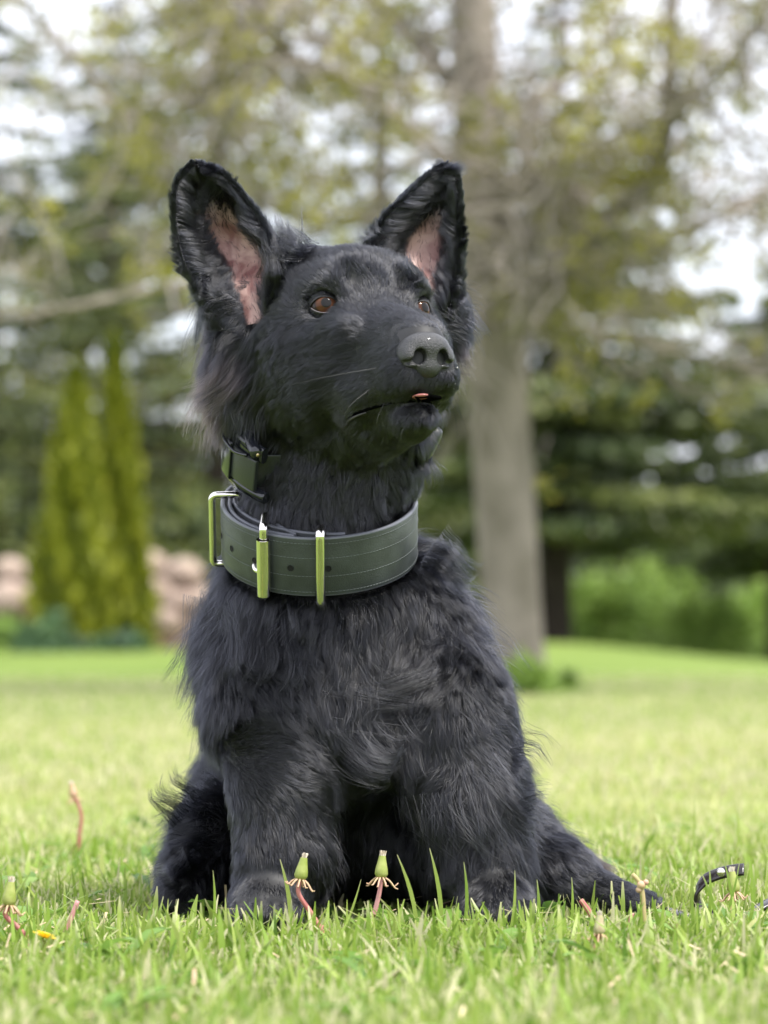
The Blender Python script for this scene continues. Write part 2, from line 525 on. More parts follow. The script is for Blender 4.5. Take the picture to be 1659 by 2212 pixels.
# eyes and eyelids
LIDS = []
GAZE = nrm(hf * 0.93 + hu * 0.17 + hl * 0.10)
for s in (-1, 1):
    c = EYES[s]
    g = nrm(hf * 0.92 + hl * (s * 0.35 + 0.03) + hu * 0.12)
    a = nrm(np.cross(g, [0, 0, 1])); b = np.cross(a, g)
    V, F = [], []
    nr, na = 40, 40
    for i in range(nr + 1):
        th = math.pi * (i / nr) ** 1.35
        for j in range(na):
            ph = 2 * math.pi * j / na
            rr = EYE_R * (1 + 0.06 * math.exp(-(th / 0.5) ** 4))
            V.append(c + rr * (math.cos(th) * g + math.sin(th) * (math.cos(ph) * a + math.sin(ph) * b)))
    for i in range(nr):
        for j in range(na):
            F.append((i * na + j, (i + 1) * na + j, (i + 1) * na + (j + 1) % na, i * na + (j + 1) % na))
    th_ = np.repeat([math.pi * (i / nr) ** 1.35 for i in range(nr + 1)], na)
    ph_ = np.tile(np.linspace(0, 40, na, endpoint=False), nr + 1)
    mesh_np("eye", V, F, M_eye, dog, attrs={'ring': th_ / 1.48, 'ray': ph_})
    # eyelid: thin shell round the ball with an almond opening
    eo = nrm(hf * 0.90 + hl * s * 0.42 + hu * 0.05)
    ea = nrm(np.cross(eo, hu)) * 1.0
    eb = nrm(np.cross(ea, eo)); eb = eb if eb @ hu > 0 else -eb
    lf = Field(tuple(c - 0.019), tuple(c + 0.019), 0.00065)
    X, Y, Z = np.meshgrid(*lf.g, indexing='ij')
    P = np.stack([X - c[0], Y - c[1], Z - c[2]], -1)
    r_ = np.linalg.norm(P, axis=-1); A_ = P @ ea; B_ = P @ eb + 0.0012; E_ = P @ eo
    hw, hh = 0.0117, 0.0066
    Rr = (hw * hw + hh * hh) / (2 * hh)
    # upper lid a little flatter below, tilted
    alm = np.maximum(np.hypot(A_, B_ + (Rr - hh)) - Rr, np.hypot(A_, B_ - (Rr - hh * 0.85)) - Rr)
    shell = r_ - (EYE_R + 0.0012)
    back = -(E_ - 0.001)
    d = np.maximum(shell, back)
    kk = 0.0012
    h_ = np.clip(0.5 + 0.5 * (d + alm) / kk, 0, 1)
    opening = np.where(E_ > 0, -alm, -0.01)
    d = np.maximum(d, opening)
    lf.v = d.astype(np.float32)
    LV, LF = surface_nets(lf.v, lf.lo, lf.h)
    mesh_np("eyelid", LV, LF, M_lid, dog)
    LIDS.append((LV, LF, c, eo, ea, eb, hw, hh, Rr))
    # moist rim along lower lid and inner corner, its highlight painted pale grey
    pts = []
    for t in np.linspace(-0.93, 0.93, 22):
        x = t * hw; yb = -(math.sqrt(max(Rr * Rr - x * x, 0)) - (Rr - hh * 0.85)) - 0.0012
        zz = math.sqrt(max((EYE_R + 0.0009) ** 2 - x * x - yb * yb, 0))
        pts.append(c + x * ea + yb * eb + zz * eo)
    tube("eyelid_rim", pts, 0.00038, mat_p("moist_rim_highlight", (0.14, 0.12, 0.125), 0.15), dog, 6)

# nose, modelled on a fine grid of its own
NSH = -0.0018 * hl - 0.0030 * hu
H_ = H
def H(f, l, u): return H_(f, l, u) + NSH
nc = H(0.098, 0, -0.052)
nf = Field(tuple(nc - 0.034), tuple(nc + 0.034), 0.0009)
nf.ell(H(0.0955, 0, -0.0510), (0.0150, 0.0212, 0.0140), HA, 0.004)
nf.ell(H(0.1010, 0, -0.0465), (0.0105, 0.0150, 0.0095), HA, 0.006)
nf.ell(H(0.0980, 0, -0.0630), (0.0110, 0.0105, 0.0085), HA, 0.006)
for s in (-1, 1):
    nf.ell(H(0.1005, s * 0.0128, -0.0550), (0.0085, 0.0082, 0.0088), HA, 0.003)
    nf.ell(H(0.1085, s * 0.0090, -0.0560), (0.0115, 0.0046, 0.0056), HA, 0.0015, 'sub')
    nf.cone(H(0.1095, s * 0.0100, -0.0590), 0.0026, H(0.0985, s * 0.0235, -0.0605), 0.0013, 0.0015, 'sub')
nf.cone(H(0.1130, 0, -0.0570), 0.0006, H(0.1100, 0, -0.0740), 0.0012, 0.0015, 'sub')
NV, NF = surface_nets(nf.v, nf.lo, nf.h)
mesh_np("nose", NV, NF, M_nose, dog)
H = H_

# tongue tip and wet lip fold
bm = bmesh.new(); bmesh.ops.create_uvsphere(bm, u_segments=20, v_segments=12, radius=1)
Mx = Matrix((( *hf, ), (*hl,), (*hu,))).transposed().to_4x4()
bmesh.ops.transform(bm, verts=bm.verts, matrix=Matrix.Translation(Vector(H(0.0935, -0.0045, -0.0858))) @ Mx @ Matrix.Diagonal((0.0075, 0.0066, 0.0018, 1)))
obj_bm("tongue", bm, M_tongue, dog)
# ears
EAR_D = {
    -1: dict(L=[(420, 356, 0.004), (386, 396, 0.0), (379, 460, -0.002), (388, 530, 0.0), (408, 590, -0.002), (440, 650, -0.004), (480, 712, -0.004)],
             R=[(432, 357, 0.006), (478, 376, 0.010), (528, 428, 0.012), (568, 490, 0.012), (598, 545, 0.006), (604, 610, -0.006), (585, 690, -0.014)],
             sag=0.026, pk=((0.28, 0.26, 0.74), (0.55, 0.38, 0.82), (0.92, 0.45, 0.80))),
    1: dict(L=[(962, 362, 0.046), (926, 382, 0.042), (878, 425, 0.038), (836, 470, 0.036), (808, 520, 0.036), (822, 580, 0.022), (856, 640, 0.012)],
            R=[(982, 366, 0.048), (990, 420, 0.046), (989, 480, 0.044), (990, 535, 0.044), (985, 590, 0.040), (978, 640, 0.036), (965, 700, 0.032)],
            sag=0.024, pk=((0.28, 0.55, 0.84), (0.55, 0.34, 0.80), (0.92, 0.42, 0.78)))}
ear_grids = {}
for s in (-1, 1):
    e = EAR_D[s]; nu, nv = 28, 40
    Lc = catmull([Wn(*p) for p in e['L']], nv); Rc = catmull([Wn(*p) for p in e['R']], nv)
    G = np.zeros((nv, nu, 3)); pk = np.zeros((nv, nu))
    for i in range(nv):
        v = i / (nv - 1)
        sg = e['sag'] * (0.12 + 0.88 * min(1, v / 0.5) ** 0.8) * (1 - 0.75 * max(0, (v - 0.62) / 0.38))
        for j in range(nu):
            u = j / (nu - 1)
            q = Lc[i] * (1 - u) + Rc[i] * u
            q = q + np.array([0, 1, 0.0]) * sg * math.sin(math.pi * u) ** 0.8
            # folds of the inner ear towards the base
            q = q - np.array([0, 1, 0.0]) * 0.0045 * max(0, v - 0.45) * math.sin(u * 16 + v * 5) * math.sin(math.pi * u)
            G[i, j] = q
            vs = [p[0] for p in e['pk']]
            u0 = np.interp(v, vs, [p[1] for p in e['pk']]); u1 = np.interp(v, vs, [p[2] for p in e['pk']])
            a_ = min(1, max(0, (u - u0 + 0.07) / 0.14)) * min(1, max(0, (u1 + 0.07 - u) / 0.14)) * min(1, max(0, (v - 0.26) / 0.24))
            pk[i, j] = a_
    du = np.gradient(G, axis=1); dv = np.gradient(G, axis=0)
    Nn = np.cross(du, dv); Nn /= np.linalg.norm(Nn, axis=2, keepdims=True) + 1e-12
    if Nn[nv // 2, nu // 2][1] > 0: Nn = -Nn
    back = G - Nn * 0.0028
    ear_grids[s] = (G, back, Nn, du, dv, pk)
    V = np.vstack([G.reshape(-1, 3), back.reshape(-1, 3)]); o_ = nu * nv
    F = []
    for i in range(nv - 1):
        for j in range(nu - 1):
            k = i * nu + j
            F.append((k, k + nu, k + nu + 1, k + 1)); F.append((o_ + k, o_ + k + 1, o_ + k + nu + 1, o_ + k + nu))
        k = i * nu
        F.append((k, o_ + k, o_ + k + nu, k + nu))
        k = i * nu + nu - 1
        F.append((k, k + nu, o_ + k + nu, o_ + k))
    for j in range(nu - 1):
        F.append((j, j + 1, o_ + j + 1, o_ + j))
    ear = mesh_np("ear", V, F, M_ear, dog, attrs={'pink': np.concatenate([pk.ravel(), np.zeros(o_)])})

# ---------------------------------------------------------------- collar frame (needed to part the fur)
def ring(th, h=0.0, dr=0.0, c=None):
    c = CC if c is None else c
    return c + (CA + dr) * math.sin(th) * CX + (CB + dr) * math.cos(th) * CF + h * CN

# ---------------------------------------------------------------- fur
GUIDES = [
 (880,700,-.13, -.40,.90,.00, 3.4,.16),(840,650,-.09, -.40,.85,.25, 5,.15),(800,600,-.07, -.30,.75,.60, 6,.15),(760,550,-.03, -.3,.8,.5, 8,.2),
 (690,610,-.04, -.55,.6,.55, 8,.15),(640,630,-.01, -.75,.5,.2, 10,.18),(625,540,.00, -.7,.3,.7, 16,.3),(604,510,.01, -.15,.0,1., 26,.6),(650,560,.01,-.3,.3,.8,14,.3),
 (700,720,-.07, -.6,.5,-.35, 8,.16),(620,760,-.03, -.5,.5,-.6, 13,.2),(560,690,.0, -.35,.3,-.9, 26,.28),(470,680,.02, -.55,.1,-.8, 26,.45),
 (450,730,.03, -.35,0,-.9, 26,.35),(500,790,.03, -.25,.1,-1, 36,.25),(470,870,.04, -.5,0,-.85, 34,.42),(490,930,.04, -.3,0,-.95, 26,.3),(540,860,.0, -.35,.3,-.9, 30,.25),
 (620,880,-.02, -.6,.4,-.6, 15,.2),(700,850,-.07, -.75,.6,-.2, 9,.17),(800,800,-.12, -.7,.6,-.2, 6,.16),(860,830,-.13,-.5,.5,-.5,4.2,.18),(850,870,-.11, -.5,.4,-.7, 4,.15),
 (900,900,-.10, -.3,.5,-.7, 5,.2),(820,950,-.06, -.4,.5,-.7, 9,.2),(750,1000,-.02, -.2,.2,-1, 14,.2),(850,1010,-.02, .1,.3,-1, 15,.2),
 (560,960,.03, -.4,.2,-.9, 24,.25),(650,1010,.0,-.2,.2,-1,16,.2),(970,690,.05, .6,.1,-.75, 24,.4),(975,770,.06, .5,.1,-.85, 18,.3),(950,650,.03, .7,.4,.0, 16,.35),(985,650,.04,.8,.1,-.3,24,.6),(800,1640,-.02,.6,-.5,-.7,42,.7),
 (960,760,.0, .5,.6,-.6, 9,.2),(965,820,.03,.3,.5,-.7,10,.2),(940,960,.02, .25,.2,-.9, 16,.3),(905,600,-.04, .2,.5,.7, 6,.15),(860,560,.0, .2,.6,.6, 9,.25),(925,880,-.05,.3,.6,-.6,8,.2),
 (690,1310,.0, 0,-.1,-1, 24,.25),(560,1310,.0, .1,-.1,-1, 30,.3),(450,1270,.04, -.2,0,-1, 28,.26),(430,1400,.05, -.12,0,-1, 34,.28),
 (500,1420,.02, .2,-.1,-1, 36,.35),(600,1450,.0, .55,-.1,-.7, 28,.3),(700,1480,-.01, .1,-.1,-1, 26,.2),(760,1560,-.01, .1,-.1,-1, 30,.25),
 (640,1560,-.02, .75,-.1,-.45, 22,.2),(560,1620,-.02, .85,-.1,.0, 15,.2),(520,1700,-.02, .5,-.1,-.5, 15,.2),(650,1690,-.03, .9,0,-.25, 18,.2),
 (740,1640,-.02, .75,-.2,-.6, 32,.3),(810,1600,-.01, .25,-.4,-.9, 38,.45),(900,1240,.05, .3,-.1,-.9, 28,.3),(960,1230,.07, .75,-.1,-.5, 34,.4),
 (880,1330,.02, -.1,-.1,-1, 28,.28),(980,1390,.03, -.45,0,-.8, 26,.28),(900,1470,.0, -.5,-.1,-.8, 24,.25),(960,1530,-.02, -.1,0,-1, 22,.2),
 (1050,1560,.02, .55,0,-.7, 22,.28),(1000,1620,-.03, .45,0,-.8, 20,.22),(1110,1700,.04, .8,0,-.35, 24,.4),(1020,1720,-.03, .3,0,-.9, 28,.38),
 (960,1720,-.02,-.5,0,-.7,24,.35),(1000,1820,-.03, -.1,-.1,-1, 28,.28),(1100,1800,.02, .5,-.1,-.8, 30,.3),(1180,1850,.05, .85,-.2,-.45, 22,.25),(1300,1920,.03, .9,-.2,-.35, 8,.15),
 (600,1790,-.03, .15,0,-1, 20,.25),(490,1800,-.01, -.3,0,-.9, 18,.3),(700,1800,.0, .65,0,-.5, 26,.4),(600,1900,-.04, 0,-.1,-1, 7,.12),(580,1960,-.06,0,-.2,-1,5,.1),(1060,1920,-.02, 0,-.1,-1, 9,.15),
 (415,1600,.10, -.15,0,-1, 28,.22),(400,1770,.15, -.6,0,-.5, 24,.4),(380,1860,.14, -.75,0,-.5, 22,.45),(390,1930,.10, -.7,-.1,-.5, 16,.4),
 (800,1800,.15, 0,0,-1, 22,.2),(700,1500,.30, 0,.5,-.9, 26,.2),(700,1250,.16, 0,.5,-.8, 30,.3),(720,700,.10, 0,.8,-.5, 20,.3),
]
GP = np.array([Wn(g[0], g[1], g[2]) for g in GUIDES]); GDv = np.array([g[3:6] for g in GUIDES], float)
GDv /= np.linalg.norm(GDv, axis=1, keepdims=True)
GL = np.array([g[6] for g in GUIDES]) * 0.001; GLi = np.array([g[7] for g in GUIDES])

def field(P):
    D = np.zeros((len(P), 3)); L = np.zeros(len(P)); Li = np.zeros(len(P))
    for a in range(0, len(P), 40000):
        p = P[a:a + 40000]
        d2 = ((p[:, None] - GP[None]) ** 2).sum(-1)
        w = np.exp(-(d2 - d2.min(1, keepdims=True)) / (2 * 0.012 ** 2)); w /= w.sum(1, keepdims=True)
        D[a:a + 40000] = w @ GDv; L[a:a + 40000] = w @ GL; Li[a:a + 40000] = w @ GLi
    return D, L, Li

def sample_mesh(V, F, n, wfun=None):
    V = np.asarray(V); F = np.asarray(F)
    T = np.vstack([F[:, [0, 1, 2]], F[:, [0, 2, 3]]])
    a, b, c = V[T[:, 0]], V[T[:, 1]], V[T[:, 2]]
    fn = np.cross(b - a, c - a); ar = np.linalg.norm(fn, axis=1)
    vn = np.zeros_like(V)
    for k in range(3): np.add.at(vn, T[:, k], fn)
    vn /= np.linalg.norm(vn, axis=1, keepdims=True) + 1e-12
    w = ar * (wfun((a + b + c) / 3, fn / (ar[:, None] + 1e-12)) if wfun else 1)
    i = rng.choice(len(T), n, p=w / w.sum())
    r1, r2 = np.sqrt(rng.random(n)), rng.random(n)
    u, v, ww = 1 - r1, r1 * (1 - r2), r1 * r2
    P = a[i] * u[:, None] + b[i] * v[:, None] + c[i] * ww[:, None]
    N = vn[T[i, 0]] * u[:, None] + vn[T[i, 1]] * v[:, None] + vn[T[i, 2]] * ww[:, None]
    N /= np.linalg.norm(N, axis=1, keepdims=True) + 1e-12
    return P, N

def tangent(D, N):
    T = D - (D * N).sum(1, keepdims=True) * N
    return T / (np.linalg.norm(T, axis=1, keepdims=True) + 1e-9)

def grow(P, N, D, L, lift, k=7, grav=0.25, clump=0.55, csize=0.006, wav=0.25, seed=1):
    """strand points (n,k,3)"""
    n = len(P)
    T = tangent(D, N)
    # wave in the tangent plane
    B = np.cross(N, T)
    w1 = vnoise(P, 18, seed)[:, None]; w2 = vnoise(P, 60, seed + 9)[:, None]
    T = T + B * (w1 * wav + w2 * wav * 0.6); T /= np.linalg.norm(T, axis=1, keepdims=True)
    T = T + rng.normal(size=(n, 3)) * 0.10
    bend = B * (vnoise(P, 26, seed + 3)[:, None] * 0.55)
    out = np.zeros((n, k, 3)); out[:, 0] = P - N * 0.0008
    l = (L * (0.75 + 0.5 * rng.random(n)))[:, None] / (k - 1)
    lift = (lift * (0.7 + 0.6 * rng.random(n)) * (1 + 0.5 * vnoise(P, 45, seed + 5)))[:, None]
    G = np.array([0, 0, -1.0])
    for s in range(1, k):
        t = (s - 0.5) / (k - 1)
        d = T * (0.55 + 0.45 * t) + N * lift * (1.9 - 1.6 * t) + G * grav * t * t + bend * t * (L[:, None] / 0.03)
        d /= np.linalg.norm(d, axis=1, keepdims=True)
        out[:, s] = out[:, s - 1] + d * l
    # clumping: each strand's tip is drawn to the tip of a nearby leader in the same jittered cell
    if clump > 0:
        J = P + 0.4 * csize * np.stack([vnoise(P, 70, 31), vnoise(P, 70, 32), vnoise(P, 70, 33)], 1)
        key = np.floor(J / csize).astype(np.int64); h = key[:, 0] * 73856093 ^ key[:, 1] * 19349663 ^ key[:, 2] * 83492791
        uq, first, inv = np.unique(h, return_index=True, return_inverse=True)
        lead = first[inv]
        rel = out[lead] - out[lead][:, :1] + out[lead][:, :1]
        same = (N * N[lead]).sum(1) > 0.5
        cs = (clump * (0.5 + 0.5 * rng.random(n)) * same)[:, None]
        for s in range(1, k):
            t = s / (k - 1)
            out[:, s] = out[:, s] * (1 - cs * t ** 1.3) + rel[:, s] * cs * t ** 1.3
    return out

def hair_obj(name, strands, rad, mat, parent, brown=None, tip=0.25):
    n, k, _ = strands.shape
    hc = bpy.data.hair_curves.new(name)
    hc.add_curves([k] * n)
    hc.attributes['position'].data.foreach_set('vector', strands.astype(np.float32).ravel())
    ra = hc.attributes.new('radius', 'FLOAT', 'POINT') if 'radius' not in hc.attributes else hc.attributes['radius']
    R = np.full(n, rad) if np.isscalar(rad) else rad
    prof = 1 - (1 - tip) * (np.arange(k) / (k - 1)) ** 1.5
    ra.data.foreach_set('value', (R[:, None] * prof[None]).astype(np.float32).ravel())
    sa = hc.attributes.new('shade', 'FLOAT', 'POINT')
    r0 = strands[:, 0]; ck = np.floor(r0 / 0.0022).astype(np.int64)
    ck = (ck[:, 0] * 73856093 ^ ck[:, 1] * 19349663 ^ ck[:, 2] * 83492791) % 4099
    vr_ = 0.55 if k == 5 else 1.0
    sv = np.exp(rng.normal(size=n) * 0.6 * vr_ + rng.normal(size=4099)[ck] * 0.5 * vr_ + vnoise(r0, 14, 5) * 0.25)
    sa.data.foreach_set('value', np.repeat(sv, k).astype(np.float32))
    ba = hc.attributes.new('brown', 'FLOAT', 'POINT')
    bb = np.zeros((n, k)) if brown is None else (brown if brown.ndim == 2 else brown[:, None] * np.linspace(0.1, 1, k)[None])
    ba.data.foreach_set('value', bb.astype(np.float32).ravel())
    hc.materials.append(mat)
    o = bpy.data.objects.new(name, hc); COL.objects.link(o)
    return par(o, parent)

NFUR = 560000 if FUR == 1 else 60000
def wt(c, n):
    fy = np.clip((c[:, 1] - 0.10) / 0.12, 0, 1)
    w = 1 - 0.75 * fy
    w *= np.where(n[:, 1] > 0.35, 0.35, 1)
    w *= np.where(c[:, 2] > 0.38, 1.9, 1)
    w *= np.where(c[:, 1] < -0.06, 1.5, 1)
    return w
P, N = sample_mesh(BV, BF, NFUR, wt)
Dv, L, Li = field(P)
h = toH(P)
for cpt in (Wn(528, 620, -0.005), Wn(925, 585, 0.035)):
    L = L * (1 - 0.75 * np.exp(-((P - cpt) ** 2).sum(1) / 0.016 ** 2))
paw = (P[:, 2] < 0.034) & (P[:, 1] < 0.02)
L = np.where(paw, L * 0.85, L)
keep = P[:, 2] > 0.004
# nose, eyes, collars
keep &= ~((h[:, 0] > 0.088) & (h[:, 2] > -0.066) & (h[:, 2] < -0.036) & (np.abs(h[:, 1]) < 0.018))
for s in (-1, 1):
    de = np.linalg.norm(P - EYES[s], axis=1)
    keep &= de > EYE_R + 0.0006
    near = np.exp(-((de - EYE_R) / 0.010) ** 2)
    L = L * (1 - 0.6 * near)
    rad_ = (P - EYES[s]) / de[:, None]
    Dv = Dv + rad_ * (near * 0.5)[:, None]
Q = P - CC; hh_ = Q @ CN; rr_ = np.linalg.norm(Q - hh_[:, None] * CN, axis=1)
inband = (rr_ < 0.10)
keep &= ~(inband & (rr_ < 0.082) & (hh_ > -CH - 0.004) & (hh_ < CH + 0.001))
L = np.where(inband & (hh_ > 0) & (hh_ < 0.05), np.minimum(L, 0.016), L)
dm = np.full(len(P), 1.0)
for mp_ in MOUTH:
    for a_, b_ in zip(mp_[:-1], mp_[1:]):
        dd_ = b_ - a_; t_ = np.clip((P - a_) @ dd_ / (dd_ @ dd_), 0, 1)
        dm = np.minimum(dm, np.linalg.norm(P - a_ - t_[:, None] * dd_, axis=1))
keep &= dm > 0.0032
L = np.where(dm < 0.013, np.minimum(L, 0.0034 + 0.35 * np.maximum(dm - 0.004, 0)), L)
Li = np.where(L < 0.0095, Li * 1.15, Li); L = np.where(L < 0.0095, L * 1.35, L)
leg = np.clip((0.235 - P[:, 2]) / 0.05, 0, 1) * (P[:, 1] < 0.1)
L = L * (1 - 0.22 * leg); Li = Li * (1 - 0.3 * leg)
P, N, Dv, L, Li = P[keep], N[keep], Dv[keep], L[keep], Li[keep]
h = h[keep]
brown = np.clip(1.3 - np.linalg.norm((P - Wn(435, 850, 0.03)) / 0.028, axis=1), 0, 1) * 0.8
brown = np.maximum(brown, np.clip(1.2 - np.linalg.norm((P - Wn(1010, 810, 0.06)) / 0.018, axis=1), 0, 1) * 0.5)
brown = np.maximum(brown, np.clip(1.2 - np.linalg.norm((P - Wn(1270, 1870, 0.14)) / 0.035, axis=1), 0, 1) * 0.6)
short = L < 0.0125
for nm, m, k_, cl, cz in (("short_fur", short, 5, 0.40, 0.0034), ("long_fur", ~short, 8, 0.70, 0.0095)):
    st = grow(P[m], N[m], Dv[m], L[m], Li[m], k_, 0.30 if k_ > 5 else 0.05, cl, cz, 0.22 if k_ > 5 else 0.20, seed=3)
    hair_obj(nm, st, np.where(L[m] < 0.0125, 0.00014, 0.00010), M_fur, dog, brown[m])
# loose wisps over the long coat
m = (L > 0.016) & (rng.random(len(L)) < 0.05)
st = grow(P[m], N[m], Dv[m], L[m] * 1.35, Li[m] * 1.5, 8, 0.25, 0.75, 0.011, 0.6, seed=8)
hair_obj("wispy_fur", st, 0.00011, M_fur, dog, brown[m])

# short hair on the eyelids
for (LV, LF, c, eo, ea, eb, hw, hh, Rr) in LIDS:
    Pl, Nl = sample_mesh(LV, LF, 14000 if FUR == 1 else 800)
    q = Pl - c; A_ = q @ ea; B_ = q @ eb + 0.0012
    al = np.maximum(np.hypot(A_, B_ + (Rr - hh)) - Rr, np.hypot(A_, B_ - (Rr - hh * 0.85)) - Rr)
    ok = (al > 0.0007) & (np.linalg.norm(q, axis=1) > EYE_R + 0.0007)
    Pl, Nl, q = Pl[ok], Nl[ok], q[ok]
    dr = q - (q @ eo)[:, None] * eo; dr /= np.linalg.norm(dr, axis=1, keepdims=True)
    st = grow(Pl, Nl, dr - hf * 0.6, np.full(len(Pl), 0.0045), np.full(len(Pl), 0.12), 4, 0.0, 0.2, 0.003, 0.15, seed=60)
    hair_obj("eyelid_fur", st, 0.00013, M_fur, dog, np.zeros(len(Pl)))

# ear fur
for s in (-1, 1):
    G, back, Nn, du, dv, pk = ear_grids[s]
    nv, nu = pk.shape
    for side in (0, 1):
        n = 20000 if FUR == 1 else 3000
        vi = rng.random(n) * (nv - 1.001); ui = rng.random(n) * (nu - 1.001)
        # more roots along the rims
        m = rng.random(n) < 0.35
        ui = np.where(m, np.where(rng.random(n) < 0.5, rng.random(n) * 2.5, nu - 1.001 - rng.random(n) * 2.5), ui)
        i0, j0 = vi.astype(int), ui.astype(int); fi, fj = (vi - i0)[:, None], (ui - j0)[:, None]
        def smp(A):
            if A.ndim == 2: A = A[..., None]
            return (A[i0, j0] * (1 - fi) * (1 - fj) + A[i0 + 1, j0] * fi * (1 - fj) + A[i0, j0 + 1] * (1 - fi) * fj + A[i0 + 1, j0 + 1] * fi * fj)
        Pp = smp(G if side == 0 else back); Np = smp(Nn) * (1 if side == 0 else -1)
        U = smp(du); U /= np.linalg.norm(U, axis=1, keepdims=True); Vd = -smp(dv); Vd /= np.linalg.norm(Vd, axis=1, keepdims=True)
        u = ui / (nu - 1); v = vi / (nv - 1); pp = smp(pk)[:, 0]
        if side == 0:
            kp = (pp < rng.random(n) * 0.9) | (rng.random(n) < 0.035)
            left = np.clip(1 - u / 0.4, 0, 1); right = np.clip((u - 0.6) / 0.4, 0, 1); top = np.clip(1 - v / 0.35, 0, 1)
            sg = 1 if s < 0 else -1
            Dd = U * ((left * 0.9 - right * 0.15 + top * 0.9 * sg))[:, None] + Vd * (0.45 * left * (-1 if s < 0 else 1) + 0.9 * right + 0.25 + top * (-0.55))[:, None]
            Le = 0.010 + 0.009 * np.maximum(left, right) * np.clip(v * 2, 0.4, 1) + 0.005 * top
            Le = np.where(pp > 0.3, 0.0055, Le)
            li = 0.24 + 0.35 * np.maximum(np.clip(1 - u / 0.08, 0, 1), np.clip((u - 0.92) / 0.08, 0, 1))
        else:
            kp = np.ones(n, bool)
            edge = np.abs(u - 0.5) * 2
            Dd = U * ((u - 0.5) * 1.2)[:, None] + Vd * 0.9
            Le = 0.005 + 0.003 * edge ** 3 * np.clip(v * 1.6, 0.1, 1) + 0.005 * v
            li = 0.16 + 0.15 * v
        st = grow(Pp[kp], Np[kp], Dd[kp], Le[kp], li[kp], 6, 0.12, 0.4, 0.008, 0.55, seed=20 + s)
        hair_obj("ear_fur", st, 0.00012, M_fur, dog, np.zeros(int(kp.sum())))
    # hair on the rims themselves
    n = 9000 if FUR == 1 else 1500
    vi = rng.random(n) ** 1.1 * (nv - 1.001); sd = np.where(rng.random(n) < 0.5, 0, nu - 1)
    i0 = vi.astype(int); fi = (vi - i0)[:, None]
    A0 = G[i0, sd] * (1 - fi) + G[i0 + 1, sd] * fi
    A0 = A0 - Nn[i0, sd] * (rng.random(n) * 0.0028)[:, None]
    U = du[i0, sd]; U = U / np.linalg.norm(U, axis=1, keepdims=True) * np.where(sd == 0, -1, 1)[:, None]
    Vd = -dv[i0, sd]; Vd = Vd / np.linalg.norm(Vd, axis=1, keepdims=True)
    Nr = U + Nn[i0, sd] * (rng.normal(size=n) * 0.9)[:, None]; Nr /= np.linalg.norm(Nr, axis=1, keepdims=True)
    v = vi / (nv - 1)
    Dr = Vd * np.where(v < 0.1, 0.2, 1.0)[:, None] + Nn[i0, sd] * (rng.normal(size=n) * 0.6)[:, None] + np.array([0, 0, 0.2])
    st = grow(A0, Nr, Dr, 0.0042 + 0.006 * np.clip(v - 0.2, 0, 1), np.full(n, 0.42), 6, 0.05, 0.5, 0.004, 0.3, seed=40 + s)
    hair_obj("ear_fur", st, 0.00012, M_fur, dog, np.zeros(n))

# whiskers
M_wh = mat_p("whisker", (0.09, 0.085, 0.085), 0.4)
M_wd = mat_p("dark_whisker", (0.02, 0.02, 0.02), 0.4)
for (x0, y0, d0), (x1, y1, d1), (x2, y2, d2), mt in (
    ((812, 795, -.13), (700, 815, -.14), (620, 833, -.13), M_wh), 
    ((800, 840, -.12), (760, 872, -.13), (742, 900, -.13), M_wh), ((830, 870, -.12), (815, 905, -.13), (812, 930, -.12), M_wh),
     ((880, 900, -.11), (870, 925, -.12), (866, 950, -.12), M_wh),
    ((972, 840, -.10), (990, 880, -.10), (1000, 915, -.09), M_wd), ((970, 855, -.10), (985, 910, -.10), (988, 960, -.09), M_wd),
    ((968, 865, -.10), (995, 895, -.09), (1010, 940, -.08), M_wd)):
    tube("whisker", catmull([Wn(x0, y0, d0), Wn(x1, y1, d1), Wn(x2, y2, d2)], 14), np.linspace(0.00013, 0.00005, 14), mt, dog, 5)
# grass pollen and crumbs clinging round the nose
bm = bmesh.new()
for i in range(70):
    if i < 40:
        a_ = rng.uniform(math.radians(185), math.radians(300)); p = H(0.098 + rng.normal() * 0.001, 0.0218 * math.cos(a_), -0.0525 + 0.0155 * math.sin(a_))
    else:
        p = H(0.085 + rng.normal() * 0.006, 0.0215 + rng.normal() * 0.0015, -0.068 + rng.normal() * 0.007)
    bmesh.ops.create_icosphere(bm, subdivisions=1, radius=rng.uniform(0.00025, 0.0006), matrix=Matrix.Translation(Vector(p + rng.normal(size=3) * 0.0005)))
tag(obj_bm("crumbs", bm, mat_p("pollen_crumb", (0.7, 0.68, 0.62), 0.7), dog), kind='stuff')
